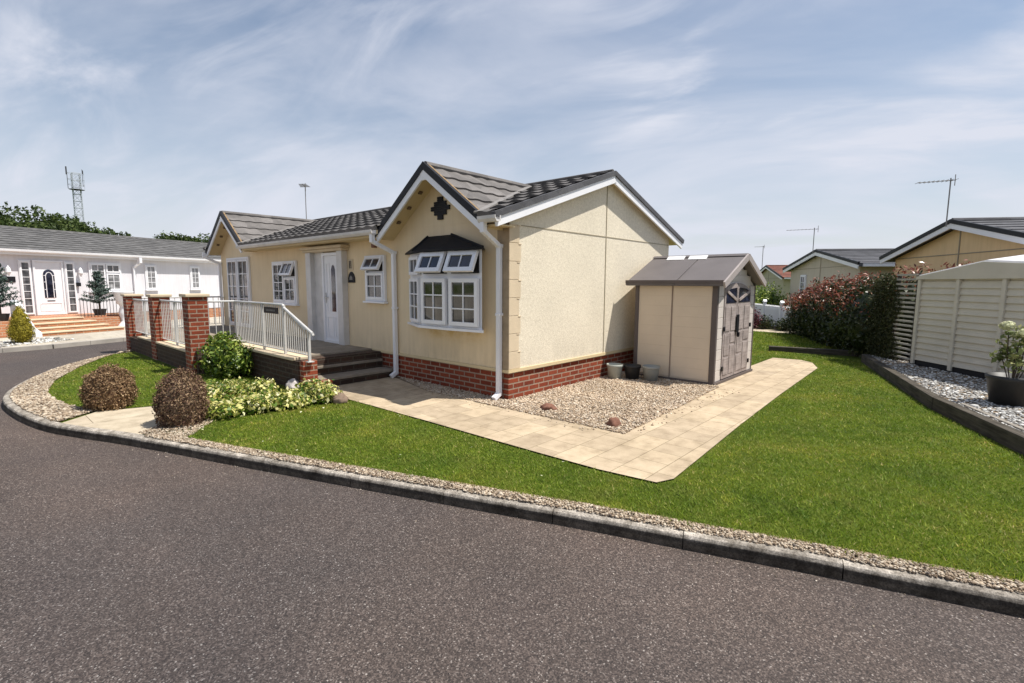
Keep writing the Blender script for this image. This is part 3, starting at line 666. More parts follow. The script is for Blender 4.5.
# walls
mb = MB()
mb.prism([(0, 0.385), (HW, 0.385), (HW, zr(HW) - 0.07), (RX, zr(RX) - 0.07), (0, zr(0) - 0.07)], 'y', 0.0, YE)
mb.cur = 0
body = mb.build('wall', [m_cream, m_dash], H)
for p in body.data.polygons:
    if abs(p.normal.y) > 0.7: p.material_index = 1
bm = bmesh.new(); bm.from_mesh(body.data); bmesh.ops.recalc_face_normals(bm, faces=bm.faces); bm.to_mesh(body.data); bm.free()
GY1, GY2 = 1.35, 9.41
GP = {GY1: (1.25, 3.262, 0.712), GY2: (1.24, 3.30, 0.735)}
GX = -0.33
for gy in (GY1, GY2):
    GHW, GZ, GS = GP[gy]; g_ = MB(); g_.prism([(gy - 1.2, 2.45), (gy + 1.2, 2.45), (gy, GZ - 0.06)], 'x', -0.004, 2.0); g_.build('gable_wall', m_cream, H)
box('plinth', (0.012, 0.012, -0.05), (HW - 0.012, YE - 0.012, 0.385), m_brick, H)
mb = MB(); mb.box((-0.02, -0.02, 0.385), (HW + 0.02, 0.0, 0.43)); mb.box((-0.02, 0, 0.385), (0, YE, 0.425)); mb.build('base_trim', m_soffit, H)
mb = MB(); mb.box((2.395, -0.008, 0.43), (2.413, 0, 3.28)); mb.box((0.24, -0.006, 2.372), (HW - 0.02, 0, 2.385)); mb.build('joint_strip', plain('joint_strip', (0.36, 0.31, 0.22), 0.8, 0.2), H)
# quoins
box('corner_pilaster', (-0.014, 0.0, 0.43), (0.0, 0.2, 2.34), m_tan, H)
mb = MB(); mt = MB()
for k in range(8):
    z = 0.43 + k * 0.244; w_ = 0.225 if k % 2 == 0 else 0.195
    mb.box((-0.010, -0.014, z + 0.003), (w_, 0.0, z + 0.241)); mb.box((w_ - 0.05, -0.020, z + 0.225), (w_ + 0.008, -0.0142, z + 0.241))
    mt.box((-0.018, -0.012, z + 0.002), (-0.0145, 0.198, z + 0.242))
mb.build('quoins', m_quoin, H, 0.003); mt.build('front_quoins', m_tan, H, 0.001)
for o in (H.children): pass
# the front half of the corner is tan
# roofs
roofs = []
cl1 = Vector((SL, 0, 0)); xe = -0.38
def vclip(gy, side):     # keep where SL*x + GS*|y-gy| >= c  (side=+1: y>gy)
    GHW, GZ, GS = GP[gy]
    c = GZ - (RZ - SL * RX); n = Vector((-SL, -GS * side, 0)); p = Vector((c / SL, gy, 0)); return (p, n)
up_f = Vector((1, 0, SL)); L_f = math.hypot(RX - xe, (RX - xe) * SL)
def mainface(y0, y1, clips): return tiles('t', (xe, y0, zr(xe)), (0, 1, 0), up_f, y1 - y0, L_f, m_tile, H, clips=clips, course=0.36, lip=0.046, amp=0.024)
roofs.append(mainface(-0.12, GY1, [vclip(GY1, -1)]))
roofs.append(mainface(GY1, GY2, [vclip(GY1, 1), vclip(GY2, -1)]))
roofs.append(mainface(GY2, YE + 0.12, [vclip(GY2, 1)]))
roofs.append(tiles('t', (HW + 0.33, -0.12, zr(HW + 0.33)), (0, 1, 0), (-1, 0, SL), YE + 0.24, math.hypot(2.73, 2.73 * SL), m_tile, H, samp=3))
mb = MB()  # deck under the tiles
mb.prism([(xe + 0.02, zr(xe) - 0.075), (RX, RZ - 0.075), (HW + 0.31, zr(HW + 0.31) - 0.075), (HW + 0.31, zr(HW + 0.31) - 0.012), (RX, RZ - 0.012), (xe + 0.02, zr(xe) - 0.012)], 'y', -0.115, GY1 - 1.16)
mb.prism([(xe + 0.02, zr(xe) - 0.075), (RX, RZ - 0.075), (HW + 0.31, zr(HW + 0.31) - 0.075), (HW + 0.31, zr(HW + 0.31) - 0.012), (RX, RZ - 0.012), (xe + 0.02, zr(xe) - 0.012)], 'y', GY1 + 1.16, GY2 - 1.16)
mb.prism([(0.0, zr(0) - 0.075), (RX, RZ - 0.075), (HW + 0.31, zr(HW + 0.31) - 0.075), (HW + 0.31, zr(HW + 0.31) - 0.012), (RX, RZ - 0.012), (0, zr(0) - 0.012)], 'y', GY1 - 1.16, GY1 + 1.16)
mb.prism([(0.0, zr(0) - 0.075), (RX, RZ - 0.075), (HW + 0.31, zr(HW + 0.31) - 0.075), (HW + 0.31, zr(HW + 0.31) - 0.012), (RX, RZ - 0.012), (0, zr(0) - 0.012)], 'y', GY2 - 1.16, YE + 0.115)
roofs.append(mb.build('t', m_soffit, H))
join(roofs, 'main_roof')
for gy in (GY1, GY2):
    GHW, GZ, GS = GP[gy]; gr = []; c = GZ - (RZ - SL * RX); Lg = math.hypot(GHW, GHW * GS)
    for sgn in (-1, 1):
        n = Vector((SL, GS * sgn, 0)); p = Vector((c / SL, gy, 0))
        gr.append(tiles('t', (GX + 0.03, gy + sgn * GHW, GZ - GS * GHW), (1, 0, 0), (0, -sgn, GS), 2.6, Lg, m_tile2, H, clips=[(p, n)], course=0.3, period=0.27, amp=0.014))
        d = MB(); d.prism([(gy + sgn * GHW, GZ - GS * GHW - 0.075), (gy, GZ - 0.075), (gy, GZ - 0.012), (gy + sgn * GHW, GZ - GS * GHW - 0.012)], 'x', GX + 0.04, 0.35); gr.append(d.build('t', m_soffit, H))
    rid = MB(); rid.tube([(GX + 0.02, gy, GZ + 0.015), (2.1, gy, GZ + 0.015)], 0.055, 8); gr.append(rid.build('t', m_tile2, H))
    join(gr, 'gable_roof')
    bb = MB(); vb = MB(); vl = MB(); mo = MB(); va = MB(); sf = MB()
    for sgn in (-1, 1):
        a = Vector((GX, gy + sgn * (GHW + 0.02), GZ - GS * (GHW + 0.02))); b = Vector((GX, gy, GZ)); nn = Vector((0, sgn * GS, 1)).normalized()
        xo = Vector((0.002 * sgn, 0, 0)); bb.beam(a - nn * 0.088 + xo, b - nn * 0.088 + (b - a).normalized() * 0.06 + xo, 0.03, 0.085, nn)
        vb.beam(a, b - (b - a).normalized() * 0.035, 0.055, 0.09, nn)
        mo.beam(a + Vector((0.045, 0, 0)) + nn * 0.04, b + Vector((0.045, 0, 0)) + nn * 0.04, 0.035, 0.014, nn)
        top = Vector((c / SL, gy, GZ + 0.03)); bot = Vector((xe, gy + sgn * (c - SL * xe) / GS, zr(xe) + 0.035))
        vl.beam(bot + Vector((0, 0, 0.02)), top + Vector((0, 0, 0.02)), 0.10, 0.025, (0, 0, 1))
        for k in (0.28, 0.5, 0.72):
            q = a.lerp(b, k) + Vector((0.17, 0, 0)) - nn * 0.082; MB().beam(q + Vector((-0.03, 0, 0)), q + Vector((0.03, 0, 0)), 0.05, 0.02, nn).build('soffit_vent', m_vent, H)
    vb.prism([(gy - 0.05, GZ - 0.09), (gy, GZ - 0.056), (gy + 0.05, GZ - 0.09), (gy + 0.05, GZ + 0.018), (gy, GZ + 0.056), (gy - 0.05, GZ + 0.018)], 'x', GX - 0.0265, GX + 0.0265)
    bb.prism([(gy - 0.09, GZ - 0.20), (gy + 0.09, GZ - 0.20), (gy + 0.03, GZ - 0.05), (gy - 0.03, GZ - 0.05)], 'x', GX - 0.012, GX + 0.0125)
    bb.build('bargeboard', m_upvc, H); vb.build('black_verge', m_black, H); mo.build('mossy_edge', m_moss, H); vl.build('valley', m_lead, H)
rid = MB(); rid.tube([(RX, -0.1, RZ + 0.02), (RX, YE + 0.1, RZ + 0.02)], 0.06, 8); rid.build('ridge', m_tile, H)
# end-wall bargeboards and verges
bb = MB(); vb = MB()
for sgn in (-1, 1):
    a = Vector((RX + sgn * (2.76 if sgn > 0 else 2.82), -0.125, RZ - SL * (2.76 if sgn > 0 else 2.82))); b = Vector((RX, -0.125, RZ)); nn = Vector((sgn * SL, 0, 1)).normalized()
    yo = Vector((0, 0.002 * sgn, 0)); bb.beam(a - nn * 0.085 + yo, b - nn * 0.085 + yo, 0.03, 0.11, nn); vb.beam(a + nn * 0.008, b + nn * 0.008 - (b - a).normalized() * 0.02, 0.07, 0.075, nn)
vb.prism([(RX - 0.05, RZ - 0.046), (RX, RZ - 0.029), (RX + 0.05, RZ - 0.046), (RX + 0.05, RZ + 0.03), (RX, RZ + 0.047), (RX - 0.05, RZ + 0.03)], 'y', -0.159, -0.091)
bb.prism([(RX - 0.05, RZ - 0.15), (RX + 0.05, RZ - 0.15), (RX + 0.04, RZ - 0.05), (RX - 0.04, RZ - 0.05)], 'y', -0.138, -0.112)
bb.build('bargeboard', m_upvc, H); vb.build('dark_verge', m_tile3, H)
# fascia, gutters, downpipes
mb = MB(); mb.box((xe + 0.03, GY1 + 1.19, 2.33), (xe + 0.05, GY2 - 1.19, 2.46)); mb.box((xe + 0.05, GY1 + 1.19, 2.33), (0, GY2 - 1.19, 2.345)); mb.box((xe + 0.05, -0.1, 2.33), (0, 0.17, 2.345)); mb.build('fascia', m_soffit, H)
def gutter(name, y0, y1, par=H):
    g_ = MB(); g_.prism([(xe - 0.08, 2.44), (xe - 0.075, 2.40), (xe - 0.05, 2.365), (xe - 0.01, 2.36), (xe + 0.028, 2.37), (xe + 0.028, 2.44), (xe + 0.015, 2.44), (xe + 0.01, 2.385), (xe - 0.045, 2.385), (xe - 0.065, 2.41), (xe - 0.07, 2.44)], 'y', y0, y1); return g_.build(name, m_upvc2, par)
gutter('gutter', GY1 + 1.20, GY2 - 1.18); gutter('gutter', -0.18, 0.14)
def downpipe(y, dy):
    d = MB(); d.beam((xe - 0.02, y + dy, 2.37), (xe - 0.02, y + dy, 2.24), 0.07, 0.07, (1, 0, 0)); d.beam((xe - 0.02, y + dy, 2.26), (-0.055, y, 2.09), 0.062, 0.062, (0, 1, 0)); d.beam((-0.055, y, 2.12), (-0.055, y, 0.06), 0.065, 0.065, (1, 0, 0))
    d.beam((-0.055, y, 0.09), (-0.16, y, 0.03), 0.066, 0.066, (0, 1, 0)); d.beam((-0.05, y, 1.2), (-0.05, y, 1.16), 0.085, 0.085, (1, 0, 0)); d.beam((-0.05, y, 2.12), (-0.05, y, 2.07), 0.08, 0.08, (1, 0, 0))
    return d.build('downpipe', m_upvc, H, 0.008)
downpipe(0.13, -0.05); downpipe(2.53, 0.08); downpipe(10.58, 0.05)
# black motif in the gable
mb = MB()
for i, row in enumerate(((0,), (-1, 1), (-2, 0, 2), (-3, -1, 1, 3), (-2, 0, 2), (-1, 1), (0,))):
    pass
for j, w_ in enumerate((0.06, 0.06, 0.135, 0.135, 0.21, 0.21, 0.135, 0.135, 0.06, 0.06)):
    z = 2.54 + j * 0.0335; mb.box((-0.028, 1.375 - w_, z), (-0.0045, 1.375 + w_, z + 0.030))
mb.build('brick_motif', m_black, H)
# bay window
BP = [(-0.0, 2.16), (-0.25, 1.53), (-0.235, 0.93), (-0.17, 0.34), (0.0, 0.56)]
BZ0, BZ1 = 0.965, 2.055
by = MB(); by.prism(BP, 'z', BZ0, BZ1); bay = by.build('bay_window', m_upvc, H)
sb = MB(); c0 = (0, 1.2); so_ = [(0.0, 2.26), (-0.31, 1.57), (-0.30, 0.93), (-0.22, 0.26), (0.0, 0.5)]; sb.prism(so_, 'z', BZ0 - 0.035, BZ0 - 0.001); sb.build('sill', m_upvc, bay)
for i in range(3):
    a = Vector((*BP[i], 0)); b = Vector((*BP[i + 1], 0)); L = (b - a).length; ux = (b - a).normalized(); n = Vector((0, 0, 1)).cross(ux); n = -n if n.x > 0 else n
    F = wall_frame((a.x, a.y, BZ0), ux, n); Hh = BZ1 - BZ0; g = 0.035
    if i == 0:
        light(bay, F, g + 0.12, 0.76, L - g, Hh - 0.06, 2, 1, m_pane_d); light(bay, F, g + 0.12, 0.04, L - g, 0.70, 2, 3, m_pane)
    else:
        light(bay, F, g, 0.76, L - g, Hh - 0.03, 2, 1, m_pane_d, tilt=math.radians(24), sash=0.06); light(bay, F, g, 0.04, L - g, 0.70, 2, 3, m_pane, sash=0.055)
# black hipped roof over the bay
lo = [(0.0, 2.29), (-0.33, 1.66), (-0.345, 0.95), (-0.27, 0.22), (0.0, 0.46)]; hi = [(0.0, 1.72), (-0.06, 1.62), (-0.06, 1.32), (-0.06, 1.08), (0.0, 1.04)]
v = [(x, y, BZ1 - 0.003) for x, y in lo] + [(x, y, BZ1 + 0.02) for x, y in lo] + [(x, y, 2.30) for x, y in hi]
f = [tuple(range(5))] + [(i, i + 1, i + 6, i + 5) for i in range(4)] + [(i + 5, i + 6, i + 11, i + 10) for i in range(4)] + [(10, 11, 12, 13, 14)]
MB().add(v, f).build('bay_roof', m_leadroof, H)
for i in (1, 3): MB().tube([(*lo[i], BZ1 + 0.02), (*hi[i], 2.305)], 0.018, 6).build('bay_roof_hip', m_leadroof, H)
# windows on the long front (facing -x); local x runs towards -y
def FW(y, z): return wall_frame((0.0, y, z), (0, -1, 0), (-1, 0, 0))
window(H, FW(3.42, 1.28), 0.60, 0.79, [(0.04, 0.03, 0.56, 0.49, 2, 2, 0), (0.04, 0.51, 0.56, 0.76, 2, 1, math.radians(26), m_pane_d)])
window(H, FW(7.28, 1.13), 1.18, 0.93, [(0.05, 0.04, 0.58, 0.89, 2, 4, 0), (0.61, 0.04, 1.13, 0.57, 2, 2, 0), (0.61, 0.59, 1.13, 0.90, 2, 1, math.radians(22), m_pane_d)])
pd = window(H, FW(10.08, 0.46), 1.46, 1.76, [(0.05, 0.05, 0.70, 1.70, 2, 5, 0, None), (0.76, 0.05, 1.41, 1.70, 2, 5, 0, None)], name='patio_door', sill=False)
# porch surround and front door
for y0, y1 in ((4.08, 4.27), (5.30, 5.50)): box('porch_pilaster', (-0.12, y0, 0.42), (0, y1, 2.19), m_upvc2, H, 0.008)
box('porch_side_panel', (-0.03, 4.94, 0.42), (0, 5.30, 2.19), m_upvc2, H)
mb = MB(); mb.box((-0.15, 4.03, 2.19), (0, 5.56, 2.24)); mb.box((-0.19, 3.98, 2.24), (0, 5.61, 2.29)); mb.build('porch_lintel', m_quoin, H, 0.008)
F = FW(4.93, 0.42); a = MB(); a.M = F; frame_ring(a, 0, 0, 0.8, 1.75, 0.06, 0.0, 0.07); a.box((0.06, 0.06, 0), (0.74, 1.69, 0.045))
door = a.build('front_door', m_upvc, H, 0.004)
a = MB(); a.M = F; a.prism([(0.33, 0.62), (0.47, 0.62), (0.47, 1.42), (0.44, 1.49), (0.40, 1.52), (0.36, 1.49), (0.33, 1.42)], 'z', 0.045, 0.052); a.build('door_glass', m_pane_d, door)
a = MB(); a.M = F
for x0, y0, x1, y1 in ((0.14, 0.12, 0.37, 0.52), (0.43, 0.12, 0.66, 0.52), (0.14, 0.6, 0.27, 1.55), (0.53, 0.6, 0.66, 1.55)): frame_ring(a, x0, y0, x1, y1, 0.016, 0.045, 0.055)
a.build('door_moulding', m_upvc, door, 0.003)
a = MB(); a.M = F; a.box((0.09, 0.78, 0.05), (0.12, 0.98, 0.06)); a.box((0.10, 0.88, 0.06), (0.20, 0.90, 0.09)); a.build('handle', m_steel, door)
# plates beside the door, pir lamp
a = MB(); a.M = FW(4.06, 1.83)
a.box((0, 0, 0), (0.19, 0.20, 0.012)); npl = a.build('number_plate', m_quoin, H)
a = MB(); a.M = FW(4.06, 1.83); a.box((0.065, 0.03, 0.012), (0.088, 0.17, 0.017)); a.box((0.115, 0.03, 0.012), (0.138, 0.17, 0.017)); a.build('numeral', m_black, npl)
a = MB(); a.M = FW(4.04, 1.60); a.prism([(0, 0), (0.22, 0), (0.22, 0.09), (0.19, 0.15), (0.14, 0.19), (0.11, 0.2), (0.08, 0.19), (0.03, 0.15), (0, 0.09)], 'z', 0, 0.02); pq = a.build('arched_plaque', m_black, H)
a = MB(); a.M = FW(4.04, 1.60); a.prism([(0.06, 0.05), (0.16, 0.05), (0.15, 0.1), (0.11, 0.13), (0.07, 0.1)], 'z', 0.02, 0.026); a.build('plaque_relief', m_lead, pq)
a = MB(); a.M = FW(3.17, 2.2); a.box((0, 0, 0), (0.09, 0.10, 0.07)); a.build('sensor', plain('brown_sensor', (0.16, 0.06, 0.035)), H, 0.01)

# ------------------------------------------------------------------ terrace, steps, pillars
T = thing('raised_terrace', 'raised paved terrace with low brick walls and three brick pillars in front of the bungalow', 'terrace')
mb = MB(); mb.box((-1.62, 3.02, -0.05), (-0.02, 5.45, 0.40)); mb.box((-2.2, 5.45, -0.15), (-0.02, 10.6, 0.31)); mb.build('fill', m_brickdark, T)
mb = MB(); mb.box((-1.40, 3.30, 0.40), (-0.02, 5.45, 0.425)); mb.box((-2.0, 5.45, 0.31), (-0.02, 10.6, 0.42)); mb.build('paving', paving('terrace_paving', (0.33, 0.28, 0.22), (0.28, 0.24, 0.19), (0.16, 0.13, 0.10)), T)
mb = MB(); mb.box((-1.64, 2.72, -0.05), (-1.402, 5.30, 0.43)); mb.build('low_wall', m_brickdark, T)
box('end_pier', (-1.62, 2.60, -0.05), (-1.405, 2.719, 0.445), m_brick, T)
mb = MB(); mb.box((-2.2, 5.34, -0.05), (-1.42, 5.44, 0.40)); mb.build('return_wall', m_brickdark, T)
mb = MB(); mb.box((-1.66, 2.86, 0.431), (-1.39, 5.34, 0.475)); mb.build('coping', m_quoin, T, 0.008)
mb = MB(); mb.box((-2.25, 5.66, -0.2), (-2.03, 9.30, 0.34)); mb.build('long_wall', m_brickdark, T)
mb = MB(); mb.box((-2.265, 5.765, 0.341), (-2.015, 9.28, 0.375)); mb.build('coping', m_quoin, T, 0.006)
pil = None
for y, h in ((5.45, 1.335), (7.75, 1.285), (10.05, 1.25)):
    mb = MB(); mb.box((-2.27, y, -0.2), (-1.96, y + 0.31, h)); p = mb.build('pillar', m_brick, T)
    mb = MB(); mb.box((-2.305, y - 0.035, h), (-1.925, y + 0.345, h + 0.055)); mb.build('pillar_cap', m_quoin, p, 0.01)
mb = MB(); mb.box((-2.25, 9.3, -0.2), (-2.03, 10.04, 0.30)); mb.build('far_wall', m_brickdark, T)
# steps
ST = thing('front_steps', 'three dark paved steps up to the bungalow porch landing', 'steps')
m_step = plain('step_tread', (0.26, 0.22, 0.175), 0.9, 0.2, var=0.2, scale=9, bump=0.4)
for z, y in ((0.14, 2.62), (0.28, 2.98), (0.42, 3.32)):
    y2 = {0.14: 2.95, 0.28: 3.29, 0.42: 3.299 + 0.02}[z]
    mb = MB(); mb.box((-1.39, y + 0.03, z - 0.14), (-0.015, y + 0.4, z - 0.045)); r = mb.build('riser', m_brickdark, ST)
    mb = MB(); mb.box((-1.395, y, z - 0.044), (-0.012, y + 0.34 if z < 0.4 else y + 0.1, z + (0.007 if z > 0.4 else 0))); mb.build('tread', m_step, ST, 0.006)
mb = MB(); mb.box((-1.395, 2.50, -0.03), (-1.22, 2.62, 0.13)); mb.build('end_block', m_brick, ST)

# railings
RL = thing('terrace_railing', 'galvanised steel railing round the near part of the terrace, sloping down beside the steps', 'railing')
def rail_run(parent, a, b, z0, z1, n, r=0.008, rails=True):
    a = Vector(a); b = Vector(b)
    if rails:
        t = MB(); t.tube([(a.x, a.y, z1[0]), (b.x, b.y, z1[1])], 0.019, 8); t.build('top_rail', m_steel, parent)
        t = MB(); t.beam((a.x, a.y, z0[0] + 0.06), (b.x, b.y, z0[1] + 0.06), 0.03, 0.01); t.build('bottom_rail', m_steel, parent)
    first = None
    for i in range(n):
        k = (i + 0.5) / n; p = a.lerp(b, k); lo_ = z0[0] + (z0[1] - z0[0]) * k + 0.06; hi_ = z1[0] + (z1[1] - z1[0]) * k - 0.01
        t = MB(); t.beam((p.x, p.y, lo_), (p.x, p.y, hi_), 1.5 * r, 1.5 * r, (1, 0, 0)); t.build('baluster', m_steel, parent)
def post(parent, x, y, z0, z1, s=0.036):
    t = MB(); t.beam((x, y, z0), (x, y, z1), s, s, (1, 0, 0)); t.box((x - 0.05, y - 0.05, z0), (x + 0.05, y + 0.05, z0 + 0.012)); t.build('post', m_steel, parent)
rail_run(RL, (-1.53, 5.40, 0), (-1.53, 3.40, 0), (0.475, 0.475), (1.25, 1.25), 27)
rail_run(RL, (-1.53, 3.30, 0), (-1.53, 2.66, 0), (0.475, 0.475), (1.17, 0.90), 9)
t = MB(); t.tube([(-1.53, 3.40, 1.25), (-1.53, 3.36, 1.20), (-1.53, 2.46, 0.86)], 0.022, 8); t.tube([(-1.53, 2.46, 0.86), (-1.53, 2.45, 0.83)], 0.022, 8); t.build('handrail', m_steel, RL)
for y, z in ((5.40, 1.24), (4.17, 1.24), (3.37, 1.24), (2.58, 0.90)): post(RL, -1.53, y, 0.44 if y > 2.8 else 0.43, z)
t = MB(); t.tube([(-2.1, 5.56, 1.25), (-1.53, 5.40, 1.25)], 0.019, 8); t.build('top_rail', m_steel, RL)
rail_run(RL, (-2.0, 5.5, 0), (-1.58, 5.40, 0), (0.4, 0.4), (1.25, 1.25), 4, rails=False)
npl = MB(); npl.box((-1.565, 3.52, 1.10), (-1.55, 4.05, 1.20)); pl_ = tag(npl.build('nameplate', m_black, None, 0.004), 'small black nameplate with worn grey lettering hung on the terrace railing', 'nameplate')
nb = MB(); 
for k in range(7): nb.box((-1.568, 3.62 + k * 0.05, 1.135), (-1.5655, 3.645 + k * 0.05, 1.165))
nb.build('worn_lettering', m_lead, pl_)
for y0, y1, z, lab in ((5.78, 7.74, 1.22, 'steel railing panel between the nearest and the middle brick pillar'), (8.08, 10.03, 1.18, 'steel railing panel between the middle and the farthest brick pillar')):
    R2 = thing('railing_panel', lab, 'railing', group='railing panels between the brick pillars')
    rail_run(R2, (-2.13, y0, 0), (-2.13, y1, 0), (0.375, 0.375), (z, z), 17)
    post(R2, -2.13, (y0 + y1) / 2, 0.37, z)
R3 = thing('railing_panel', 'steel railing at the far end of the terrace beyond the brick pillars', 'railing', group='railing panels between the brick pillars')
rail_run(R3, (-2.0, 10.5, 0), (-0.1, 10.5, 0), (0.42, 0.42), (1.2, 1.2), 15); post(R3, -1.0, 10.5, 0.42, 1.2)

# ------------------------------------------------------------------ garden shed
SH = thing('garden_shed', 'brown and grey plastic garden shed with double doors beside the bungalow end wall', 'shed', (2.96, -1.68, 0))
sx, sy = 1.88, 1.38; ex = sx / 2 - 0.03; sl = 0.445
zt = 1.58; ap = 2.03
mb = MB(); mb.prism([(0.02, 0.03), (sx - 0.02, 0.03), (sx - 0.02, zt), (ex, ap - 0.01), (0.02, zt)], 'y', 0.03, sy); mb.build('body', m_shedwall, SH)
mb = MB()
for k in range(2):
    y0 = 0.07 + k * 0.665
    for j in range(9): mb.box((0.006, y0 + 0.01, 0.07 + j * 0.168), (0.02, y0 + 0.64, 0.07 + j * 0.168 + 0.1672))
mb.build('side_panel', m_shedwall, SH, 0.0006)
mb = MB(); mb.box((0.003, 0.731, 0.05), (0.022, 0.740, 1.57)); mb.build('panel_joint', m_vent2, SH)
mb = MB(); pass
for a_, b_ in (((-0.012, -0.012, 0.02), (0.055, 0.075, 1.60)), ((-0.012, sy - 0.05, 0.02), (0.05, sy + 0.02, 1.60)), ((sx - 0.05, -0.008, 0.02), (sx + 0.01, 0.07, 1.6))): box('corner_post', a_, b_, m_shedpost, SH, 0.01)
mb = MB(); mb.box((-0.02, -0.03, 0), (sx + 0.02, sy + 0.02, 0.045)); mb.build('floor_frame', m_shedpost, SH)
mb = MB()
for x0, x1 in ((0.058, 0.30), (1.62, 1.868)):
    for j in range(9): mb.box((x0, 0.0, 0.05 + j * 0.17), (x1, 0.03, 0.05 + j * 0.17 + 0.166))
mb.build('front_cladding', m_shedtrim, SH, 0.005)
# doors with an arched top
def arch(x): return 1.50 + 0.13 * (1 - ((x - ex) / 0.66) ** 2)
for x0, x1 in ((0.31, ex - 0.006), (ex + 0.006, 1.61)):
    pts = [(x0, 0.06), (x1, 0.06)] + [(x1 + (x0 - x1) * k / 8, arch(x1 + (x0 - x1) * k / 8)) for k in range(9)]
    d = MB(); d.prism(pts, 'y', 0.029, -0.012); dr = d.build('door', m_sheddoor, SH, 0.004)
    pn = MB(); w = (x1 - x0 - 0.14) / 2
    for i in range(2):
        for z0, z1 in ((0.12, 0.40 + 0.2 * i), (0.44 + 0.2 * i, 0.80 + 0.0 * i), (0.84, 1.24)):
            xa = x0 + 0.05 + i * (w + 0.04); pn.box((xa, -0.020, z0), (xa + w, -0.0125, z1))
    pn.build('door_panel', m_sheddoor, dr, 0.007)
    inner = x1 if x0 < ex else x0; outer = x0 if x0 < ex else x1; s_ = 1 if x0 < ex else -1
    gl = MB(); gl.prism([(outer + s_ * 0.06, 1.30), (inner - s_ * 0.05, 1.30), (inner - s_ * 0.05, 1.55), (outer + s_ * 0.25, 1.53), (outer + s_ * 0.06, 1.46)], 'y', -0.0125, -0.018); gl.build('door_window', m_pane_d, dr)
    br = MB(); br.beam((outer + s_ * 0.08, -0.022, 1.49), (inner - s_ * 0.05, -0.022, 1.34), 0.016, 0.045); br.build('window_bar', m_sheddoor, dr)
    hg = MB()
    for z in (0.2, 0.85): hg.box((outer - 0.02, -0.03, z), (outer + 0.04, -0.013, z + 0.07))
    hg.build('hinge', m_black, dr)
mb = MB(); mb.box((ex - 0.07, -0.045, 0.80), (ex + 0.05, -0.0265, 1.10)); mb.box((ex - 0.02, -0.07, 0.72), (ex + 0.03, -0.03, 0.80)); mb.build('latch', m_black, SH, 0.008)
mb = MB()   # gable front with slats
mb.prism([(0.06, zt - 0.0), (sx - 0.06, zt - 0.0), (ex, ap - 0.03)], 'y', 0.012, 0.029)
for j in range(3):
    z = 1.66 + j * 0.10; hw = (ap - 0.05 - z) / sl - 0.05; mb.box((ex - hw, 0.0, z), (ex + hw, 0.0118, z + 0.09))
mb.build('gable_front', m_shedtrim, SH)
rf = MB()
for sgn in (-1, 1):
    ro = ex + 0.14 if sgn < 0 else ex + 0.11; e = (ex + sgn * ro, ap + 0.06 - sl * ro)
    for a_, b_ in ((-0.14, 0.63), (0.65, sy + 0.14)):
        rf.prism([(ex, ap + 0.06), e, (e[0], e[1] - 0.04), (ex, ap + 0.015)], 'y', a_, b_)
    rf.prism([(ex, ap + 0.045), (e[0] - sgn * 0.01, e[1] - 0.015), (e[0] - sgn * 0.01, e[1] - 0.05), (ex, ap + 0.010)], 'y', -0.13, sy + 0.13)
rf.prism([(ex - 0.07, ap + 0.045), (ex, ap + 0.085), (ex + 0.07, ap + 0.045)], 'y', -0.145, sy + 0.145)
rf.build('roof', m_shedroof, SH)
mb = MB()
for sgn in (-1, 1):
    ro = ex + 0.145 if sgn < 0 else ex + 0.115; mb.beam((ex + sgn * ro, -0.15 - 0.001 * sgn, ap + 0.03 - sl * ro), (ex, -0.15 - 0.001 * sgn, ap + 0.03), 0.03, 0.10, (0, 0, 1))
mb.build('roof_edge', plain('mauve_grey_trim', (0.34, 0.30, 0.285), 0.6, 0.3), SH)
mb = MB(); mb.box((-0.15, -0.135, 1.615), (-0.12, sy + 0.14, 1.665)); mb.build('eave_trim', m_shedpost, SH)
mb = MB()
for y0 in (0.50, 0.90): mb.add([(ex - 0.14, y0, ap + 0.06 - sl * 0.14 + 0.004), (ex - 0.05, y0, ap + 0.06 - sl * 0.05 + 0.03), (ex - 0.05, y0 + 0.32, ap + 0.06 - sl * 0.05 + 0.03), (ex - 0.14, y0 + 0.32, ap + 0.06 - sl * 0.14 + 0.004)], [(0, 1, 2, 3)][::1])
sk = mb.build('skylight', plain('white_skylight', (0.8, 0.8, 0.8), 0.3), SH); sm = sk.modifiers.new('s', 'SOLIDIFY'); sm.thickness = 0.012; sm.offset = 0

# pots, rocks
def pot(x, y, h, r, m, label):
    b = MB(); b.lathe([(r * 0.74, 0), (r * 0.93, h * 0.8), (r * 0.95, h * 0.82), (r * 1.02, h * 0.84), (r * 1.04, h), (r * 0.94, h), (r * 0.9, h * 0.82), (r * 0.85, h * 0.8)], n=28)
    o = b.build('plant_pot', m, None, 0.0, True); o.location = (x, y, 0.008); return tag(o, label, 'plant pot', 'plastic pots beside the shed')
m_potg = plain('grey_green_plastic', (0.36, 0.38, 0.34), 0.5, 0.4); m_potb = plain('black_plastic', (0.025, 0.025, 0.025), 0.5, 0.4)
pot(2.40, -0.24, 0.25, 0.135, m_potg, 'grey plastic pot next to the bungalow wall, left of the black pot')
pot(2.58, -0.47, 0.24, 0.14, m_potb, 'black plastic pot in shade between two grey pots by the shed')
pot(2.66, -0.77, 0.25, 0.14, plain('grey_plastic', (0.30, 0.31, 0.29), 0.5, 0.4), 'grey plastic pot standing against the side of the shed, right of the black pot')
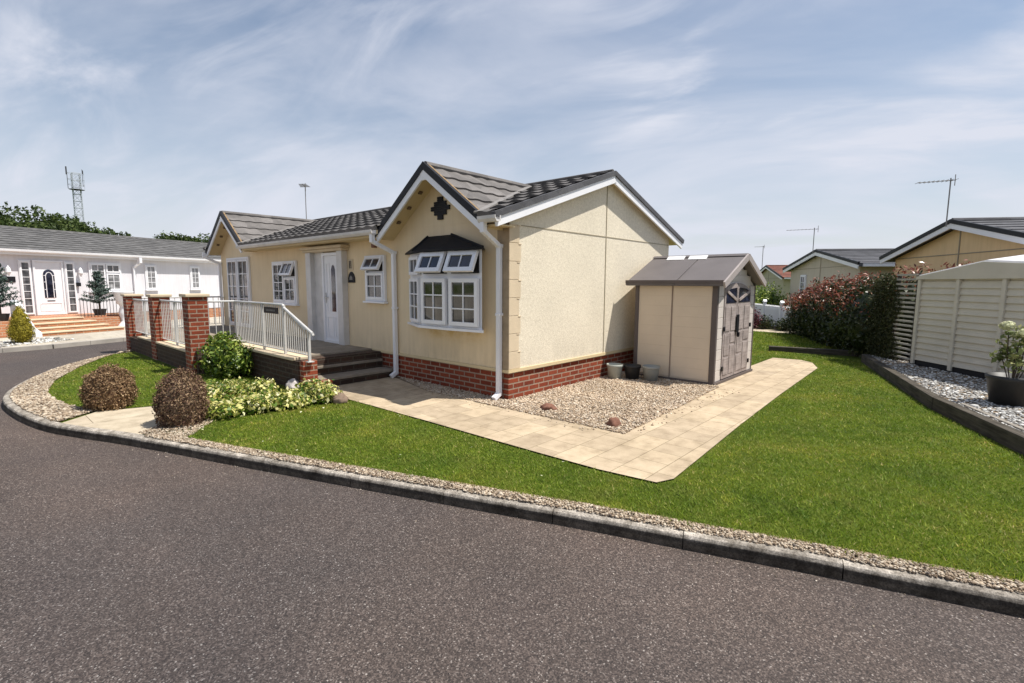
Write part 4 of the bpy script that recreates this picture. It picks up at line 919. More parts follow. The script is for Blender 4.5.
def rock(name, x, y, z, r, mat, label, cat='rock', seed=0, group=None):
    v, f = ico(3); sc = np.array(r)
    V = np.array([q * (1 + 0.28 * noise.noise(Vector(q * 1.3) + Vector((seed, 0, 0))) + 0.08 * noise.noise(Vector(q * 4) + Vector((seed, 0, 0)))) for q in v]) * sc
    V = np.round(V / 0.03) * 0.03 * 0.35 + V * 0.65
    o = raw(name, V, f, mat); o.location = (x, y, z); o.rotation_euler = (0, 0, seed); return tag(o, label, cat, group)
m_rock = plain('red_brown_rock', (0.20, 0.10, 0.07), 0.9, 0.15, var=0.3, scale=12, bump=0.6, bscale=30)
rock('rock', -0.03, -0.72, 0.03, (0.10, 0.085, 0.06), m_rock, 'rounded red brown rock in the gravel near the bungalow corner', seed=2.0)
rock('rock', -0.10, -1.70, 0.03, (0.07, 0.085, 0.075), m_rock, 'pointed dark brown rock at the edge of the gravel by the paving', seed=5.0)
rock('rock', -1.60, 1.62, 0.04, (0.14, 0.10, 0.08), plain('buff_rock', (0.22, 0.16, 0.12), 0.9, 0.15, var=0.3, scale=10, bump=0.6), 'buff brown rock at the right end of the variegated planting', seed=1.2)
rock('rock', -1.70, 2.78, 0.06, (0.13, 0.10, 0.11), plain('pale_rock', (0.48, 0.44, 0.42), 0.9, 0.15, var=0.3, scale=14, bump=0.8), 'pale grey rock at the foot of the brick pier', seed=7.7)

# ------------------------------------------------------------------ shrubs near
def ball(x, y, r, h, mat, label, n=11000):
    t = thing('ball_shrub', label, 'shrub', (x, y, 0), group='clipped ball shrubs by the entry path')
    foliage('foliage', [((0, 0, h * 0.36), (r, r, h * 0.65), n)], mat, t, size=0.026, aspect=0.55, spread=1.1, shell=(0.82, 1.07), lump=0.08, freq=4, flatbase=0.0)
    b = MB(); b.tube([(0, 0, -0.02), (0, 0, 0.15)], 0.03); b.build('stem', m_trunk, t)
ball(-3.74, 3.50, 0.275, 0.52, L_dry, 'tan brown clipped ball shrub on the left side of the entry path')
ball(-3.34, 1.98, 0.255, 0.60, L_dry2, 'darker purplish clipped ball shrub, the taller one on the right of the entry path')
# variegated plants
def clumps(name, pts, r, h, mat, label, cat='plant', n=800, size=0.062, group=None, asp=0.5):
    c = np.mean(np.array(pts), 0); t = thing(name, label, cat, (c[0], c[1], 0), group=group)
    foliage('foliage', [((p[0] - c[0], p[1] - c[1], h * 0.42), (r * random.uniform(0.85, 1.15), r * random.uniform(0.85, 1.15), h * 0.6 * random.uniform(0.8, 1.15)), n) for p in pts], mat, t, size=size, aspect=asp, spread=0.7, shell=(0.45, 1.15), lump=0.34, freq=2.8, flatbase=0.01)
    b = MB()
    for p in pts:
        for k in range(5):
            a = random.uniform(0, 6.28); b.tube([(p[0] - c[0], p[1] - c[1], 0), (p[0] - c[0] + math.cos(a) * r * 0.6, p[1] - c[1] + math.sin(a) * r * 0.6, h * 0.6)], 0.004, 5)
    b.build('stems', m_trunk, t)
gv = 'variegated shrubs along the entry path'
clumps('variegated_shrub', [(-2.93, 1.92), (-2.72, 2.12), (-3.0, 2.2)], 0.21, 0.17, L_varie, 'yellow variegated shrub touching the right side of the taller ball shrub', 'shrub', group=gv)
clumps('variegated_shrub', [(-2.55, 1.90), (-2.38, 2.10), (-2.30, 1.86)], 0.20, 0.19, L_varie, 'yellow and white variegated shrub, second to the right of the taller ball shrub', 'shrub', group=gv)
clumps('variegated_shrub', [(-2.10, 1.84), (-2.02, 2.05)], 0.21, 0.17, L_varie, 'variegated shrub with dark green inner leaves in the middle of the row', 'shrub', group=gv)
clumps('variegated_shrub', [(-1.74, 1.80), (-1.83, 1.98)], 0.19, 0.24, L_varie, 'brightest yellow variegated shrub, nearest the steps', 'shrub', group=gv)
clumps('variegated_shrub', [(-3.05, 3.0), (-2.85, 2.72)], 0.20, 0.24, L_varie, 'small variegated shrub behind the path between the two ball shrubs', 'shrub', group=gv, n=900)
clumps('variegated_shrub', [(-2.45, 2.75), (-2.2, 2.65), (-2.5, 3.0)], 0.20, 0.22, L_varie, 'loose variegated shrub spreading on the lawn behind the row', 'shrub', group=gv, n=700)
clumps('low_plant', [(-2.75, 3.4), (-2.55, 3.35)], 0.17, 0.2, L_green, 'low dark green plant on the lawn in front of the glossy bush', 'plant', n=700, size=0.05)
bt = thing('glossy_bush', 'glossy green leafy bush beside the nearest brick pillar', 'bush', (-1.92, 4.85, 0))
foliage('foliage', [((0, 0, 0.3), (0.34, 0.42, 0.36), 1700), ((0.05, -0.3, 0.26), (0.28, 0.3, 0.3), 900), ((0.02, 0.15, 0.5), (0.22, 0.26, 0.22), 600)], L_green, bt, size=0.085, aspect=0.45, spread=0.8, shell=(0.55, 1.12), lump=0.2, flatbase=0.02)
b = MB()
for k in range(7): b.tube([(0, 0, 0), (random.uniform(-.25, .25), random.uniform(-.4, .3), 0.5)], 0.008, 5)
b.build('stems', m_trunk, bt)
# lawn daisies / petals
P = scatter(front, lambda d: np.full(len(d), 2.2)); P = P[np.linalg.norm(P - np.array([-1.9, 0.0]), axis=1) < 2.4]
V_, F_ = leaf_mesh(np.c_[P, np.full(len(P), 0.03)], np.tile([0, 0, 1.0], (len(P), 1)), 0.028, 0.8, 0.2); tag(raw('fallen_petals', V_, F_, L_flower), kind='stuff')

# ------------------------------------------------------------------ white house
WZ = math.radians(22.565)
WH = thing('white_bungalow', 'long white bungalow with arched glass door and grey roof across the road on the left', 'house', (-2.923, 18.58, 0), WZ)
T0, T1 = -9.0, 8.6
mb = MB(); mb.prism([(0, 0.42), (6, 0.42), (6, 2.5), (3, 3.35), (0, 2.5)], 'x', T0, T1); mb.build('wall', m_whitewall, WH)
box('plinth', (T0 + 0.02, 0.02, -0.1), (T1 - 0.02, 5.98, 0.42), m_orange, WH)
RW = 0.275; RW = 0.29; Lw = math.hypot(3.22, 3.22 * RW)
tw = [tiles('t', (T0 - 0.3, -0.22, 2.60), (1, 0, 0), (0, 1, RW), T1 - T0 + 0.6, Lw, m_whtile, WH, course=0.34, period=0.3, samp=5, amp=0.012, lip=0.028),
      tiles('t', (T0 - 0.3, 6.22, 2.60), (1, 0, 0), (0, -1, RW), T1 - T0 + 0.6, Lw, m_whtile, WH, samp=2)]
mb = MB(); mb.prism([(-0.2, 2.53), (3, 3.46), (6.2, 2.53), (6.2, 2.59), (3, 3.53), (-0.2, 2.59)], 'x', T0 - 0.28, T1 + 0.28); mb.tube([(T0 - 0.3, 3, 3.54), (T1 + 0.3, 3, 3.54)], 0.05, 8); tw.append(mb.build('t', m_whtile, WH))
join(tw, 'roof')
mb = MB(); mb.box((T0 - 0.28, -0.2, 2.44), (T1 + 0.28, -0.18, 2.58)); mb.box((T0 - 0.28, -0.18, 2.44), (T1 + 0.28, 0, 2.455)); mb.build('fascia', m_upvc, WH)
mb = MB(); mb.prism([(-0.32, 2.61), (-0.31, 2.54), (-0.27, 2.51), (-0.201, 2.51), (-0.201, 2.61), (-0.22, 2.61), (-0.22, 2.53), (-0.26, 2.53), (-0.30, 2.61)], 'x', T0 - 0.3, T1 + 0.3); mb.build('gutter', m_upvc, WH)
mb = MB()
for sgn in (0, 1):
    mb.beam((T1 + 0.3, -0.22 + sgn * 6.44, 2.56), (T1 + 0.3, 3, 3.48), 0.03, 0.14, (0, 0, 1))
mb.build('bargeboard', m_upvc, WH)
d = MB(); d.beam((3.1, -0.26, 2.52), (3.1, -0.26, 2.32), 0.12, 0.10, (1, 0, 0)); d.beam((3.1, -0.26, 2.33), (2.98, -0.06, 2.14), 0.07, 0.07, (1, 0, 0)); d.beam((2.98, -0.06, 2.18), (2.98, -0.06, 0.1), 0.07, 0.07, (1, 0, 0)); d.build('downpipe', m_upvc, WH)
def WF(x, z): return wall_frame((x, 0, z), (1, 0, 0), (0, -1, 0))
# entrance: sidelights and door
for x in (-0.60, 0.66):
    window(WH, WF(x, 0.48), 0.32, 1.80, [(0.02, 0.03, 0.30, 1.76, 1, 7, 0, None)], sill=False, name='sidelight', pane=pane_mat('lead_glass', (0.06, 0.06, 0.07), (0.2, 0.2, 0.21), 0.15))
F = WF(-0.24, 0.46); a = MB(); a.M = F; frame_ring(a, 0, 0, 0.86, 1.83, 0.055, 0.0, 0.07); a.box((0.055, 0.055, 0), (0.805, 1.775, 0.04)); wd = a.build('front_door', m_upvc, WH, 0.004)
ar = [(0.27, 0.58), (0.59, 0.58)] + [(0.43 + 0.16 * math.cos(t), 1.36 + 0.17 * math.sin(t)) for t in np.linspace(0, math.pi, 9)]
a = MB(); a.M = F; a.prism(ar, 'z', 0.04, 0.05); a.build('door_glass', m_pane_d, wd)
a = MB(); a.M = F
ari = [(0.43 + (x - 0.43) * 0.62, 0.58 + (y - 0.58) * 0.9) for x, y in ar]
for i in range(1, len(ari) - 1): a.beam((*ari[i], 0.055), (*ari[i + 1], 0.055), 0.02, 0.012, (0, 0, 1))
a.beam((*ari[-1], 0.055), (*ari[0], 0.055), 0.02, 0.012, (0, 0, 1))
for yy in (0.85, 1.1, 1.32):
    a.box((0.275, yy, 0.051), (0.335, yy + 0.018, 0.058)); a.box((0.525, yy, 0.051), (0.585, yy + 0.018, 0.058))
a.build('leading', m_upvc, wd)
a = MB(); a.M = F; a.box((0.33, 0.46, 0.04), (0.55, 0.49, 0.05)); a.build('letterbox', m_dkmetal, wd)
a = MB(); a.M = F; frame_ring(a, 0.12, 0.12, 0.74, 0.40, 0.015, 0.04, 0.05); a.build('door_moulding', m_upvc, wd)
window(WH, WF(1.42, 1.23), 1.10, 1.05, [(0.05, 0.05, 0.53, 1.0, 2, 4, 0), (0.57, 0.05, 1.05, 0.66, 2, 2, 0), (0.57, 0.70, 1.05, 1.0, 2, 1, 0, m_pane)], pane=m_net)
window(WH, WF(3.42, 1.27), 0.46, 1.0, [(0.04, 0.04, 0.42, 0.96, 2, 4, 0)], pane=m_net)
window(WH, WF(5.34, 1.27), 0.46, 1.0, [(0.04, 0.04, 0.42, 0.96, 2, 4, 0)], pane=m_net)
for x in (-0.92, 1.10):
    b = MB(); b.lathe([(0.012, -0.12), (0.06, -0.02), (0.07, 0.0), (0.055, 0.12), (0.02, 0.18), (0.008, 0.2)], (x, -0.14, 1.88), 12); b.box((x - 0.025, -0.1, 1.9), (x + 0.025, 0, 2.02)); b.build('wall_lantern', m_upvc, WH)
a = MB(); a.M = WF(-1.22, 1.56); a.box((0, 0, 0.0), (0.52, 0.18, 0.02)); sg = a.build('house_sign', m_black, WH)
tx = bpy.data.curves.new('sign_figures', 'FONT'); tx.body = '28'; tx.size = 0.15; tx.extrude = 0.004; tx.align_x = 'CENTER'; tx.align_y = 'CENTER'
to = bpy.data.objects.new('sign_figures', tx); C.objects.link(to); bpy.context.view_layer.update()
me = bpy.data.meshes.new_from_object(to); bpy.data.objects.remove(to); me.transform(WF(-1.22, 1.56) @ Matrix.Translation((0.26, 0.09, 0.026))); me.materials.append(m_upvc)
so2 = bpy.data.objects.new('sign_figures', me); C.objects.link(so2); so2.parent = sg
a = MB(); a.M = WF(0.97, 1.42); a.box((0, 0, 0), (0.12, 0.13, 0.12)); a.build('key_box', m_black, WH)
# white house steps & deck
def wl(x, y, z=0): return Vector((-2.923, 18.58, 0)) + Matrix.Rotation(WZ, 3, 'Z') @ Vector((x, y, z))
WS = thing('entrance_steps', 'four wide orange brick steps with cream treads leading to the white bungalow door', 'steps', (-2.923, 18.58, 0), WZ)
for i, (y, z, xr) in enumerate(((-2.88, 0.11, 0.62), (-2.58, 0.22, 0.34), (-2.28, 0.34, 0.16), (-1.98, 0.45, -0.02))):
    b = MB(); b.box((-1.62, y, 0 if i == 0 else z - 0.11), (xr, y + (0.3 if i < 3 else 0.3), z - 0.03)); b.build('riser', m_orange, WS)
    b = MB(); b.box((-1.64, y - 0.02, z - 0.029), (xr + 0.02, y + 0.3, z)); b.build('tread', m_quoin, WS)
b = MB(); b.box((-1.62, -1.68, 0), (1.35, -0.01, 0.45)); b.build('landing', m_orange, WS)
b = MB(); b.box((-0.02, -1.98, 0), (1.30, -1.68, 0.40)); b.build('front_wall', m_orange, WS)
b = MB(); b.box((-2.35, -2.3, 0), (-1.85, -1.6, 0.45)); b.build('planter_wall', m_orange, WS)
b = MB(); b.prism([(-2.95, 0), (-1.9, 0), (-1.9, 1.05), (-2.15, 0.95), (-2.4, 0.55), (-2.7, 0.22), (-2.95, 0.12)], 'x', -1.82, -1.66); b.build('curved_side', m_upvc, WS)
WR = thing('entrance_railing', 'dark metal railing on the landing right of the white bungalow door', 'railing', (-2.923, 18.58, 0), WZ)
b = MB(); b.tube([(0.0, -1.8, 1.0), (1.2, -1.8, 0.95)], 0.015, 6); b.build('top_rail', m_dkmetal, WR)
for k in range(12):
    b = MB(); b.tube([(0.03 + k * 0.1, -1.8, 0.42), (0.03 + k * 0.1, -1.8, 0.99)], 0.009, 6); b.build('baluster', m_dkmetal, WR)
def pedestal(x, y, lab):
    p = wl(x, y); b = MB(); b.lathe([(0.24, 0), (0.24, 0.08), (0.17, 0.14), (0.11, 0.25), (0.15, 0.42), (0.17, 0.55), (0.12, 0.72), (0.14, 0.8), (0.2, 0.84), (0.23, 0.95), (0.27, 1.18), (0.30, 1.22), (0.30, 1.26), (0.24, 1.26)], n=20)
    o = b.build('stone_urn', m_upvc, None, 0, True); o.location = p; return tag(o, lab, 'urn', 'white urns by the entrance steps')
pedestal(1.25, -2.0, 'tall white baluster urn at the right end of the entrance steps')
pedestal(-2.75, -2.2, 'white baluster urn left of the entrance steps at the photo edge')
def pine(x, y, z, h, lab):
    p = wl(x, y, z); t = thing('potted_pine', lab, 'potted plant', p, group='dark monkey puzzle trees by the entrance steps')
    b = MB(); b.lathe([(0.14, 0), (0.19, 0.22), (0.2, 0.24)], n=14); b.build('pot', m_potb, t); b = MB(); b.tube([(0, 0, 0.2), (0, 0, h)], 0.025, 6, 0.008); b.build('trunk', m_trunk, t)
    Vs = []; Fs = []; off = 0
    for lev in range(9):
        zz = 0.5 + (h - 0.55) * lev / 8; R = (h * 0.34) * (1 - lev / 9.5)
        for k in range(9):
            a = random.uniform(0, 6.28); e = np.array([math.cos(a) * R, math.sin(a) * R, zz + 0.1]); s0 = np.array([0, 0, zz - 0.05])
            n = 46; tt = rng.random(n); P = s0 + (e - s0) * tt[:, None] + rng.normal(0, 0.022, (n, 3)); Vv, Ff = leaf_mesh(P, np.tile([math.cos(a), math.sin(a), 0.5], (n, 1)), 0.075, 0.35, 0.9); Vs.append(Vv); Fs.append(Ff + off); off += len(Vv)
    raw('needles', np.concatenate(Vs), np.concatenate(Fs), L_blue, t)
pine(0.78, -1.5, 0.42, 1.45, 'dark tiered potted tree in front of the white bungalow window')
pine(-2.05, -1.9, 0.42, 1.60, 'dark tiered potted tree left of the entrance below the black house sign')
p = wl(-2.75, -4.2); t = thing('golden_conifer', 'small golden cone shaped conifer on the far pavement', 'conifer', p)
foliage('foliage', [((0, 0, 0.28), (0.265, 0.265, 0.32), 2600), ((0, 0, 0.5), (0.20, 0.20, 0.28), 1500), ((0, 0, 0.72), (0.12, 0.12, 0.24), 900)], L_gold, t, size=0.045, aspect=0.35, spread=0.7, shell=(0.8, 1.06), lump=0.08, flatbase=0.0)
b = MB(); b.tube([(0, 0, 0), (0, 0, 0.2)], 0.03); b.build('stem', m_trunk, t)
poly = [tuple(wl(-3.6, -4.9)[:2]), tuple(wl(-1.8, -4.6)[:2]), tuple(wl(-1.8, -3.4)[:2]), tuple(wl(-5, -3.2)[:2]), tuple(wl(-5, -4.9)[:2])]
P = scatter(poly, lambda d: np.full(len(d), 160.0)); tag(stones('pavement_pebbles', P, 0.06, m_slate, z=0.0, heap=0.01), kind='stuff')

# ------------------------------------------------------------------ right side: sleepers, shed, trellis, hedge
def sleeper(a, b, z0, z1, w, mat=m_sleeper):
    m_ = MB(); A = Vector((*a, 0)); B = Vector((*b, 0)); L = (B - A).length; ang = math.atan2(B.y - A.y, B.x - A.x)
    m_.M = Matrix.Translation(A) @ Matrix.Rotation(ang, 4, 'Z'); m_.box((0.004, -w / 2, z0), (L - 0.004, w / 2, z1)); return m_
def tsleeper(a, b, lab, z1=0.155, w=0.12, z0=-0.03):
    o = sleeper(a, b, z0, z1, w).build('timber_sleeper', m_sleeper, None, 0.008); return tag(o, lab, 'sleeper', 'timber sleepers edging the raised bed')
n_ = Vector((0.29, -0.957)) * 0.06
tsleeper((7.80 + n_.x, -3.01 + n_.y), (5.50 + n_.x, -3.70 + n_.y), 'farthest dark timber sleeper edging the raised bed, below the climber')
tsleeper((5.50 + n_.x, -3.70 + n_.y), (3.45 + n_.x, -4.33 + n_.y), 'middle weathered timber sleeper edging the raised bed')
tsleeper((3.45 + 0.03, -4.33 - 0.06), (1.0 + 0.03, -5.40 - 0.06), 'nearest weathered timber sleeper at the right edge of the photo')
o = sleeper((3.35, -4.62), (1.2, -5.55), 0.0, 0.145, 0.05).build('inner_board', m_sleeper2, None, 0.004); tag(o, 'thin pale board lying inside the nearest sleeper', 'board')
BED = [(7.85, -3.08), (5.5, -3.78), (3.45, -4.42), (1.0, -5.48), (0.9, -9), (8.2, -9), (9.2, -3.4)]
sheet('raised_bed', BED, 0.12, m_gbase, -0.05)
P = scatter(BED, lambda d: np.clip(2600 - 180 * d, 500, 2600)); P = P[(P[:, 1] > -8.9)]
tag(stones('slate_chippings', P, 0.034, m_slate, z=0.123, flat=0.35, heap=0.012), kind='stuff')
# grey panel shed
A = Vector((6.95, -3.90, 0)); Bd = Vector((-0.748, -0.664, 0)).normalized(); ang = math.atan2(Bd.y, Bd.x)
GS_ = thing('panel_shed', 'large grey shed of horizontal board panels on the raised bed at the right edge', 'shed', (A.x, A.y, 0.13), ang)
# local x along the wall, local +y away from camera
PW = 0.81; NP = 5; Hs = 1.58
sgnY = 1
def gb(m_, a, b): m_.box((a[0], a[1] * sgnY, a[2]), (b[0], b[1] * sgnY, b[2]))
b = MB(); gb(b, (0.0, 0.05, 0.0), (PW * NP, 2.0, Hs)); b.build('body', m_fence, GS_)
b = MB(); gb(b, (-0.02, 0.02, 0.0), (PW * NP + 0.02, 0.05, 0.09)); b.build('base_rail', m_black, GS_)
for i in range(NP):
    b = MB(); x0 = i * PW + 0.035; x1 = (i + 1) * PW - 0.035
    for j in range(13):
        z0 = 0.10 + j * 0.111; z1 = z0 + 0.118
        v = [(x0, 0.006 * sgnY, z0), (x1, 0.006 * sgnY, z0), (x1, 0.048 * sgnY, z0), (x0, 0.048 * sgnY, z0), (x0, 0.032 * sgnY, z1 - 0.008), (x1, 0.032 * sgnY, z1 - 0.008), (x1, 0.048 * sgnY, z1), (x0, 0.048 * sgnY, z1)]
        b.add(v, [(0, 3, 2, 1), (4, 5, 6, 7), (0, 1, 5, 4), (1, 2, 6, 5), (2, 3, 7, 6), (3, 0, 4, 7)])
    b.build('board_panel', m_fence, GS_)
for i in range(NP + 1):
    b = MB(); gb(b, (i * PW - 0.033, -0.015, 0.02), (i * PW + 0.033, 0.046, Hs)); b.build('post', m_fence, GS_, 0.006)
b = MB(); gx = PW * NP / 2; W2 = PW * NP
b.add([(-0.06, -0.03 * sgnY, Hs), (W2 + 0.06, -0.03 * sgnY, Hs), (W2 + 0.06, -0.03 * sgnY, Hs + 0.05), (1.25, -0.03 * sgnY, Hs + 0.27), (-0.06, -0.03 * sgnY, Hs + 0.05),
       (-0.06, 0.03 * sgnY, Hs), (W2 + 0.06, 0.03 * sgnY, Hs), (W2 + 0.06, 0.03 * sgnY, Hs + 0.05), (1.25, 0.03 * sgnY, Hs + 0.27), (-0.06, 0.03 * sgnY, Hs + 0.05)],
      [(0, 1, 2, 3, 4), (9, 8, 7, 6, 5), (0, 5, 6, 1), (1, 6, 7, 2), (2, 7, 8, 3), (3, 8, 9, 4), (4, 9, 5, 0)])
b.build('gable_fascia', m_fence, GS_)
b = MB(); zz = lambda x, e=0: Hs + 0.05 + (0.22 * (x + 0.08) / 1.33 if x < 1.25 else 0.22 * (W2 + 0.08 - x) / (W2 + 0.08 - 1.25)) + e
for x0, x1 in ((-0.08, 1.25), (1.252, W2 + 0.08)):
    rz_ = 0.0 if x0 < 0 else 0.30
    v = [(x0, 0.031 * sgnY, zz(x0)), (x1, 0.031 * sgnY, zz(x1)), (x1, 2.1 * sgnY, zz(x1)+rz_), (x0, 2.1 * sgnY, zz(x0)+rz_), (x0, 0.031 * sgnY, zz(x0, 0.03)), (x1, 0.031 * sgnY, zz(x1, 0.03)), (x1, 2.1 * sgnY, zz(x1, 0.03) + rz_), (x0, 2.1 * sgnY, zz(x0, 0.03) + rz_)]
    b.add(v, [(0, 3, 2, 1), (4, 5, 6, 7), (0, 1, 5, 4), (1, 2, 6, 5), (2, 3, 7, 6), (3, 0, 4, 7)])
b.build('roof', m_upvc, GS_)
# trellis with climber
TA = Vector((7.95, -3.24, 0.1)); TB = Vector((7.02, -3.86, 0.1)); td = (TB - TA); tl = td.length; ta = math.atan2(td.y, td.x)
TR = thing('trellis', 'slatted garden trellis standing left of the grey panel shed', 'trellis', TA, ta)
b = MB()
for j in range(19): b.box((0.5, -0.01, 0.1 + j * 0.088), (tl, 0.01, 0.135 + j * 0.088))
b.build('slats', plain('pale_slat', (0.40, 0.38, 0.33), 0.8, 0.2), TR)
for x in (0.03, 0.52, tl - 0.02):
    b = MB(); b.box((x - 0.03, 0.012, 0), (x + 0.03, 0.05, 1.72)); b.build('post', m_sleeper, TR)
CL = thing('climber', 'dull green climbing plant covering the left part of the trellis', 'climbing plant', TA, ta)
n = 9000; P = np.c_[rng.uniform(-0.28, 0.74, n), rng.normal(0, 0.06, n), rng.uniform(0.0, 1.78, n)]; P = P[(P[:, 0] < 0.66 + 0.10 * np.sin(P[:, 2] * 7)) & (P[:, 2] < 1.68 + 0.07 * np.sin(P[:, 0] * 9))]
V_, F_ = leaf_mesh(P, rng.normal(0, 1, (len(P), 3)), 0.05, 0.5, 0.6); raw('foliage', V_, F_, L_climb, CL)
b = MB()
for k in range(8):
    x = random.uniform(-0.2, 0.6); b.tube([(x, 0.0, 0), (x + random.uniform(-.15, .15), 0.02, 0.8), (x + random.uniform(-.2, .2), 0, 1.6)], 0.010, 5)
b.build('stems', m_trunk, CL)
# photinia hedge
HG = thing('photinia_hedge', 'dark photinia hedge with red young leaves on top, right of the white picket fence', 'hedge', (11, -1.9, 0))
blobs = []; red = []
for k in range(9):
    f_ = k / 8; x = 13.3 + (8.75 - 13.3) * f_; y = -0.75 + (-2.98 + 0.75) * f_; h = 1.18 + 0.48 * min(1, f_ * 2.2) - (0.12 if k in (4, 6) else 0)
    blobs.append(((x - 11, y + 1.9, h * 0.46), (0.55, 0.5, h * 0.55), 2100)); red.append(((x - 11, y + 1.9, h * 0.80), (0.60, 0.52, h * 0.27), 620 if k < 8 else 300))
for x, y in ((8.35, -3.75), (8.2, -4.5), (8.0, -5.2)):
    blobs.append(((x - 11, y + 1.9, 0.85), (0.5, 0.5, 0.95), 1500)); red.append(((x - 11, y + 1.9, 1.62), (0.5, 0.45, 0.34), 520))
foliage('foliage', blobs, L_dark, HG, size=0.09, aspect=0.5, spread=0.9, shell=(0.78, 1.08), lump=0.2, flatbase=0.02)
foliage('red_shoots', red, L_red, HG, size=0.085, aspect=0.42, spread=0.8, shell=(0.9, 1.25), lump=0.25, core=False)
b = MB()
for k in range(12):
    q = blobs[k][0]; b.tube([(q[0], q[1], 0), (q[0] + 0.05, q[1], 0.9)], 0.03, 6)
b.build('trunks', m_trunk, HG)
# low edging beyond path
o = sleeper((9.9, -0.75), (9.75, -2.9), 0, 0.10, 0.12).build('t', m_sleeper2); bpy.data.objects.remove(o)
o = sleeper((8.30, -1.06), (8.80, -3.0), -0.02, 0.11, 0.16).build('timber_sleeper', m_sleeper, None, 0.006); tag(o, 'single low timber sleeper lying across the lawn in front of the hedge', 'sleeper', 'timber sleepers edging the raised bed')
# white picket fence
PA = Vector((17.9, 2.3, 0)); PB = Vector((13.9, -0.55, 0)); pdv = PB - PA; pl_n = pdv.length; pa = math.atan2(pdv.y, pdv.x)
PF = thing('picket_fence', 'white picket fence with capped posts behind the flower bed, left of the hedge', 'fence', PA, pa)
b = MB(); n = int(pl_n / 0.11)
for k in range(n):
    x = k * 0.11; b.prism([(x, 0.05), (x + 0.075, 0.05), (x + 0.075, 0.78), (x + 0.0375, 0.83), (x, 0.78)], 'y', -0.01, 0.01)
b.build('pickets', m_upvc, PF)
b = MB(); b.box((0, 0.011, 0.15), (pl_n, 0.04, 0.22)); b.box((0, 0.011, 0.62), (pl_n, 0.04, 0.69)); b.build('rail', m_upvc, PF)
for k in range(4):
    x = k * pl_n / 3; b = MB(); b.box((x - 0.05, -0.05, 0), (x + 0.05, 0.05, 0.92)); b.box((x - 0.07, -0.07, 0.92), (x + 0.07, 0.07, 0.95)); b.prism([(x - 0.06, 0.95), (x + 0.06, 0.95), (x, 1.02)], 'y', -0.06, 0.06); b.build('post', m_upvc, PF)
clumps('purple_shrub', [(14.9, 1.55), (14.6, 1.2)], 0.33, 0.62, L_purple, 'purple leaved shrub in the flower bed beside the garden shed corner', 'shrub', n=1200, size=0.08)
clumps('low_shrub', [(14.7, 0.75)], 0.30, 0.42, L_dark, 'low dark green shrub in front of the picket fence, right of the purple shrub', 'shrub', n=900, size=0.07)
clumps('low_shrub', [(14.35, 0.1)], 0.28, 0.42, L_dark, 'low dark green shrub in front of the picket fence near the hedge end', 'shrub', n=900, size=0.07)
clumps('garden_bush', [(19.3, 2.8), (18.6, 2.3), (19.0, 1.8)], 0.75, 1.55, L_green, 'bright green bush rising behind the white picket fence', 'bush', n=2200, size=0.11)
# potted hydrangea
HP = thing('potted_hydrangea', 'cream flowering hydrangea in a large black tub on the slate chippings', 'potted plant', (3.78, -5.06, 0.13))
b = MB(); b.lathe([(0.19, 0), (0.235, 0.3), (0.25, 0.31), (0.255, 0.36), (0.235, 0.36), (0.225, 0.32), (0.05, 0.31)], n=28); b.build('tub', m_potb, HP, 0, True)
b = MB()
tips = []
for k in range(11):
    a = random.uniform(0, 6.28); r = random.uniform(0.05, 0.2); h = random.uniform(0.6, 0.92); b.tube([(0.3 * r * math.cos(a), 0.3 * r * math.sin(a), 0.3), (0.8 * r * math.cos(a), 0.8 * r * math.sin(a), 0.55), (r * math.cos(a), r * math.sin(a), h)], 0.006, 5); tips.append((r * math.cos(a), r * math.sin(a), h))
b.build('stems', m_trunk, HP)
foliage('foliage', [((x, y, z - 0.06), (0.10, 0.10, 0.15), 26) for x, y, z in tips] + [((0, 0, 0.5), (0.16, 0.16, 0.2), 30)], island('hydrangea_leaf', [(0, (0.10, 0.13, 0.04)), (0.6, (0.24, 0.28, 0.10)), (1, (0.42, 0.40, 0.18))], 0.5, 0.3, 0.3), HP, size=0.075, aspect=0.55, spread=1.0, shell=(0.2, 1.1), core=False)
for q, r in (((-0.05, 0.10, 0.98), 0.07), ((-0.06, -0.06, 0.90), 0.065), ((0.1, 0.0, 0.86), 0.055)):
    foliage('flower_head', [(q, (r, r, r * 0.75), 260)], L_flower, HP, size=0.03, aspect=0.8, spread=0.3, shell=(0.85, 1.05))

